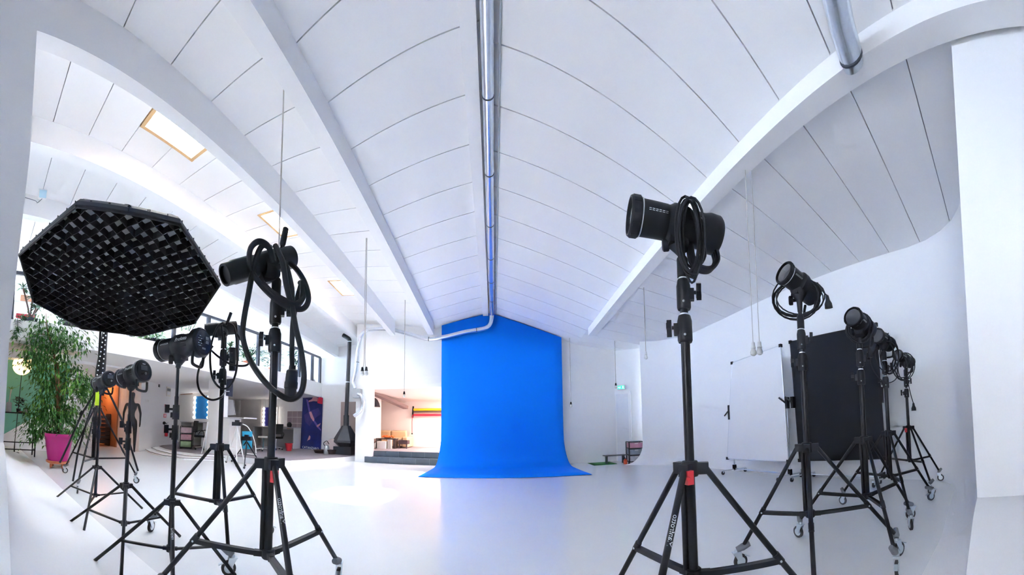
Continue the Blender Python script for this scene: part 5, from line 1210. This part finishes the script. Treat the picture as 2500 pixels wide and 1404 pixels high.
blob('printed_drape', [(.10, .62), (.35, .70), (.80, .80), (.95, .70), (.70, .62), (.40, .45), (.2, .50)], mat('print_indigo', (.06, .05, .22), .5, var=.6, scale=4), .002)
blob('printed_foot', [(.36, .20), (.46, .22), (.48, .27), (.42, .29), (.38, .25), (.32, .18)], FLESH)
v2, f2 = textmesh('CATANZARO', .13); b = MB(); b.v = [tuple(PT(.5, .055, .006) + (P1 - P0).normalized() * x + Vector((0, 0, y))) for x, y in v2]; b.f = f2; b.build('poster_title', INK, po, smooth=False)
# ------------------------------------------------------------------ fireplace corner
SOOT = mat('black_steel', (.028, .030, .038), .45, var=.2, scale=10)
fp = root('fireplace_stove', (-4.87, 10.0, .154), 'black hooded fireplace stove with a tall flue', 'fireplace')
def frus(b, z0, r0, z1, r1, n=6, ph=.26):
    b.prism([], (0, 0, 0)) if False else None
    i0 = len(b.v)
    for z, r in ((z0, r0), (z1, r1)):
        for k in range(n): b.v.append((-4.87 + r * math.cos(ph + k * 2 * math.pi / n), 10.0 + r * math.sin(ph + k * 2 * math.pi / n), z))
    for k in range(n): b.f.append((i0 + k, i0 + (k + 1) % n, i0 + n + (k + 1) % n, i0 + n + k))
    b.f.append(tuple(range(i0 + n - 1, i0 - 1, -1))); b.f.append(tuple(range(i0 + n, i0 + 2 * n)))
b = MB(); frus(b, .63, .45, 1.12, .15); b.build('hood', SOOT, fp, smooth=False)
b = MB(); frus(b, .55, .46, .63, .46); b.build('hood_rim', SOOT, fp, smooth=False)
b = MB(); frus(b, .42, .30, .55, .44); b.build('fire_bowl', SOOT, fp, smooth=False)
b = MB(); b.box((-5.20, 9.72, .154), (-4.54, 10.28, .42)); b.build('plinth', SOOT, fp, smooth=False)
b = MB(); b.cyl((-4.87, 10, 1.12), (-4.87, 10, 1.48), .095, n=16); b.build('flue_collar', SOOT, fp)
b = MB(); b.cyl((-4.87, 10, 1.48), (-4.80, 10, 4.02), .070, n=16); b.tube(spline([(-4.80, 10, 4.02), (-4.83, 10, 4.12), (-5.05, 10.0, 4.27)], 4), .070, 14); b.build('flue_pipe', SOOT, fp)
for z in (2.6, 4.0):
    b = MB(); b.cyl((-4.84 if z < 3 else -4.80, 10, z), (-4.84 if z < 3 else -4.80, 10, z + .03), .075, n=16); b.build('pipe_band', CHROME, fp)
hs = root('heat_shield', (-4.8, 10.7, .154), 'brownish wall panels behind the fireplace stove', 'heat shield')
b = MB(); b.box((-5.45, 10.72, .154), (-4.36, 10.75, 2.0)); b.build('rear_panel', mat('bronze_panel', (.40, .31, .29), .35, var=.1, scale=2), hs, smooth=False)
b = MB(); b.box((-4.30, 9.98, .154), (-4.27, 10.72, 2.0)); b.build('side_panel', mat('slate_panel', (.20, .20, .22), .5), hs, smooth=False)
pt_ = root('metal_jug', (-5.377,9.579,0.154), 'shiny metal watering jug beside the fireplace', 'jug'); L = V3((-5.377,9.579,0.154))
b = MB(); b.lathe(L, (0, 0, 1), [(0, .09), (.02, .10), (.22, .09), (.28, .06), (.30, .065)], 18); b.build('body', CHROME, pt_); b = MB(); b.tube(spline([L + Vector((-.06, 0, .26)), L + Vector((-.12, 0, .36)), L + Vector((0, 0, .44)), L + Vector((.09, 0, .34))], 5), .012, 7); b.build('handle', BLKPL, pt_)
wb_ = root('log_basket', (-5.144,9.582,0.154), 'round wicker-backed log basket beside the stove', 'basket'); L = V3((-5.144,9.582,0.154)) + Vector((-.16, .15, 0))
b = MB(); b.lathe(L + Vector((0, .06, .26)), (0, 1, 0), [(0, .02), (0, .24), (.03, .25), (.05, .24), (.05, .02)], 22); b.build('disc', mat('pale_wood', (.60, .50, .50), .7), wb_)
b = MB(); b.lathe(L, (0, 0, 1), [(0, .18), (.14, .22), (.16, .22), (.15, .19)], 18); b.build('bowl', mat('dark_wicker', (.05, .03, .03), .8), wb_)
ty = root('black_tray', (-5.779,9.886,0.154), 'flat black tray on the platform beside the jug', 'tray'); L = V3((-5.779,9.886,0.154)); b = MB(); b.lathe(L, (0, 0, 1), [(0, .20), (.10, .26), (.11, .26), (.03, .19)], 20); b.build('bowl', mat('dark_wicker', (.05, .03, .03)), ty)
# tripods on the floor
def tripod(name, label, apex, feet, m_, r_, headm):
    t_ = root(name, (apex[0], apex[1], feet[0][2]), label, 'tripod'); a = V3(apex)
    for f in feet:
        f = V3(f); b = MB(); b.cyl(a + (f - a) * .03, f + Vector((0, 0, .01)), r_, r_ * .7, 9); lg = b.build('leg', m_, t_); b = MB(); b.sph(f + Vector((0, 0, .03)), .03, 8, 6); b.build('foot', BLKPL, lg)
        b = MB(); b.bar(a - Vector((0, 0, (a.z - f.z) * .55)), a.lerp(f, .55), .014, .014); b.build('spreader', m_, t_)
    b = MB(); b.cyl(a - Vector((0, 0, (a.z - feet[0][2]) * .58)), a + Vector((0, 0, .03)), r_ * .9, n=10); b.build('centre_post', m_, t_)
    b = MB(); b.obox(a + Vector((0, 0, .07)), (1, .3, 0), (-.3, 1, 0), (0, 0, 1), .13, .05, .05); b.obox(a + Vector((0, 0, .14)), (1, .3, 0), (-.3, 1, 0), (0, 0, 1), .05, .04, .03); b.build('head', headm, t_)
    return t_
f_ = [(-6.542,6.146,0), (-5.788,5.793,0), (-5.732,6.046,0)]; ap = V3(f_[0]) * .33 + V3(f_[1]) * .33 + V3(f_[2]) * .34
tripod('white_tripod', 'white three-legged tripod standing before the platform', (ap.x, ap.y, V3((-5.587,5.585,1.003)).z), f_, WPL, .020, BLKPL)
f_ = [(-6.611,6.431,0), (-5.422,5.693,0), (-5.431,6.365,0)]; ap = V3(f_[0]) * .33 + V3(f_[1]) * .33 + V3(f_[2]) * .34
tripod('black_tripod', 'low black tripod in front of the white tripod', (ap.x, ap.y, V3((-5.215,5.528,0.632)).z), f_, BLACK, .018, BLKPL)
b = MB(); b.prism([(-5.995,6.166,0.884),(-5.901,6.256,0.889),(-5.897,6.259,0.427),(-5.975,6.185,0.423)], (.1, .1, 0)); b.prism([(-5.955,6.177,0.789),(-5.909,6.221,0.792),(-5.907,6.222,0.749),(-5.954,6.178,0.746)], (.01, .01, 0)); tag(b.build('blue_carton', mat('cyan_card', (.02, .32, .52), .5, var=.3, scale=6), smooth=False), 'upright cyan blue carton behind the tripods', 'carton')
b = MB(); b.tube(spline([(-6.061,6.241,1.068),(-5.965,6.333,1.007),(-5.864,6.427,0.794),(-5.801,6.484,0.547),(-5.779,6.503,0.32)], 6), .014, 7); b.bar((-5.979,6.32,0.3), (-5.77,6.512,0.277), .03, .03); tag(b.build('bowed_rod_stand', WPL), 'bowed white rod on a flat foot behind the tripods', 'stand')
b = MB(); b.bar(V3((-7.586,6.112,0.16)), V3((-7.493,6.239,1.105)), .05, .02); b.bar(V3((-7.772,6.389,0.16)), V3((-7.539,6.261,1.105)), .04, .02); tag(b.build('folded_easel', WPL, smooth=False), 'folded white easel leaning by the first office chair', 'easel')

# ------------------------------------------------------------------ lounge
CREAM = mat('cream_leather', (.72, .50, .30), .45, var=.06, scale=8)
so = root('leather_sofa', (-3.95, 11.95, .345), 'cream leather sofa in the lounge', 'sofa')
b = MB(); b.box((-4.75, 11.55, .42), (-3.20, 12.35, .60)); b.build('base', CREAM, so)
for k in range(2):
    b = MB(); x = -4.60 + k * .64; b.obox((x + .32, 11.86, .645), (1, 0, 0), (0, 1, 0), (0, 0, 1), .31, .30, .06); o = b.build('seat_cushion', CREAM, so); m_ = o.modifiers.new('bev', 'BEVEL'); m_.width = .03; m_.segments = 3
    b = MB(); b.obox((x + .32, 12.20, .80), (1, 0, 0), (0, 1, .2), (0, -.2, 1), .31, .09, .18); o = b.build('back_cushion', CREAM, so); m_ = o.modifiers.new('bev', 'BEVEL'); m_.width = .05; m_.segments = 3
for x in (-4.80, -3.28):
    b = MB(); b.obox((x + .06, 11.93, .56), (1, 0, 0), (0, 1, 0), (0, 0, 1), .11, .42, .20); o = b.build('arm', CREAM, so); m_ = o.modifiers.new('bev', 'BEVEL'); m_.width = .05; m_.segments = 3
cf = root('coffee_table', (-3.95, 11.1, .345), 'dark coffee table with orange flowers in front of the sofa', 'table')
b = MB(); b.box((-4.15, 10.95, .66), (-3.40, 11.30, .70)); b.build('table_top', mat('espresso_wood', (.05, .03, .03), .4), cf, smooth=False)
for x in (-4.12, -3.50):
    b = MB(); b.box((x, 10.97, .345), (x + .08, 11.28, .66)); b.build('leg_panel', mat('espresso_wood', (.05, .03, .03)), cf, smooth=False)
fw_ = root('orange_flowers', (-3.75, 11.12, .70), 'low bowl of orange flowers on the coffee table', 'flowers')
b = MB(); rn = random.Random(2)
for k in range(26): b.sph((-3.75 + rn.uniform(-.20, .20), 11.12 + rn.uniform(-.06, .06), .75 + rn.uniform(-.015, .04)), .03, 7, 5)
o = b.build('petals', mat('orange_petal', (.85, .16, .02), .6), fw_); o['kind'] = 'stuff'
b = MB(); b.lathe((-3.75, 11.12, .70), (0, 0, 1), [(0, .08), (.04, .18), (.045, .17)], 16); b.build('dish', TERRA, fw_)
b = MB(); b.box((-4.00, 10.70, .345), (-3.68, 10.90, .60)); b.box((-3.98, 10.69, .56), (-3.70, 10.70, .58)); tag(b.build('white_cube', WPL, smooth=False), 'white storage cube before the coffee table', 'cube')
b = MB(); b.box((-3.64, 10.78, .345), (-3.52, 10.93, .66)); b.box((-3.63, 10.77, .50), (-3.53, 10.78, .63)); tag(b.build('small_speaker', mat('pale_grey_case', (.5, .47, .46), .5), smooth=False), 'small grey speaker beside the white cube', 'speaker')
b = MB(); b.box((-3.36, 11.1, .50), (-3.01, 11.4, .64)); b.box((-3.34, 11.12, .345), (-3.30, 11.16, .50)); b.box((-3.07, 11.12, .345), (-3.03, 11.16, .50)); tag(b.build('dark_ottoman', mat('plum_cloth', (.07, .04, .05), .8), smooth=False), 'low dark ottoman at the right end of the sofa', 'ottoman')
b = MB(); b.sph((-4.04, 10.45, .62), .10, 12, 8, (1, 1, .9)); b.cyl((-4.04, 10.45, .345), (-4.04, 10.45, .56), .02, n=8); b.cyl((-4.04, 10.45, .345), (-4.04, 10.45, .36), .10, n=12)
tag(b.build('round_chair_back', mat('brown_leather', (.12, .06, .05), .5)), 'small brown round seat at the left of the lounge', 'seat')
bm_ = MB(); bm_.bar(V3((-4.047,10.3,2.274)), V3((-3.41,12.3,1.88)), .22, .12); tag(struct(bm_.build('trim_9', mat('mauve_beam', (.28, .20, .20), .7), smooth=False)), 'brownish steel beam under the lounge ceiling', 'beam')
sm = MB(); sm.poly([]) if False else None
sm.prism([(-4.084,10.4,2.116),(-4.007,10.4,2.058),(-3.93,10.4,1.916),(-3.898,10.4,1.789),(-4.079,10.4,1.791)], (0, .3, 0)); sm.cyl((-4.118,10.5,1.798), (-4.139,10.5,0.313), .018, n=8); tag(sm.build('lounge_softbox', FAB2, smooth=False), 'edge of a black softbox on a stand inside the lounge', 'softbox')
rk = root('backdrop_rollers', (-2.6, 12.3, 1.9), 'wall rack with yellow, brown and red paper rolls', 'backdrop rack')
for nm, ya, yb, m_ in (('yellow_roll', 997, 1003, mat('yellow_paper', (.85, .52, .01), .5)), ('brown_roll', 1003, 1007.5, mat('brown_paper', (.10, .06, .05), .6)), ('red_roll', 1011, 1016, mat('red_paper', (.80, .01, .04), .5))):
    q = V3((-3.095,12.3,1.798)); z0 = V3((-2.606,12.3,1.842)).z; sc_ = (z0 - V3((-2.604,12.3,1.541)).z) / 19; z = z0 - (((ya + yb) / 2) - 997) * sc_; b = MB(); b.cyl((q.x, 12.3, z), (-1.7, 12.3, z), (yb - ya) / 2 * sc_, n=14); b.build(nm, m_, rk)
b = MB(); b.bar(V3((-3.132,12.38,1.931)), V3((-3.162,12.38,1.481)), .05, .05); b.build('bracket', BLKPL, rk)
b = MB(); b.tube([(-3.143,12.3,1.606),(-3.157,12.3,1.319),(-3.153,12.3,0.889)], .012, 6); b.build('pull_chain', mat('red_paper', (.8, 0, 0)), rk); b = MB(); b.sph((-3.153,12.3,0.857), .03, 8, 6); b.build('chain_weight', BLKPL, rk)
ll = bpy.data.lights.new('lounge_lamp', 'AREA'); ll.energy = 75; ll.size = 1.2; ll.color = (1.0, .86, .78); lo = bpy.data.objects.new('lounge_lamp', ll); COL.objects.link(lo); lo.location = (-1.0, 11.0, 2.12)
lm_ = bpy.data.lights.new('store_lamp', 'POINT'); lm_.energy = 8; lm_.shadow_soft_size = .1; lm_.color = (1, .55, .25); lo = bpy.data.objects.new('store_lamp', lm_); COL.objects.link(lo); lo.location = (-12.2, 4.5, 2.2)
# floodlight on the lowest beam, far left
fl_ = root('wall_floodlight', V3((-5.538,0.832,4.883)), 'small square floodlight on the beam at the far left', 'floodlight'); q = V3((-5.538,0.832,4.883))
b = MB(); b.obox(q, (.1, 1, 0), (1, -.1, -.3), (.3, 0, 1), .075, .03, .07); b.build('case', WPL, fl_, smooth=False); b = MB(); b.obox(q + Vector((.035, 0, -.012)), (.1, 1, 0), (1, -.1, -.3), (.3, 0, 1), .062, .004, .058); b.build('lens', mat('pale_blue_lens', (.45, .68, .78), .2), fl_, smooth=False); b = MB(); b.tube(spline([q - Vector((0, 0, .07)), q + Vector((-.03, -.08, -.14)), q + Vector((0, -.12, -.13)), q + Vector((.02, -.40, -.10))], 5), .006, 6); b.build('lead', GREYPL, fl_)
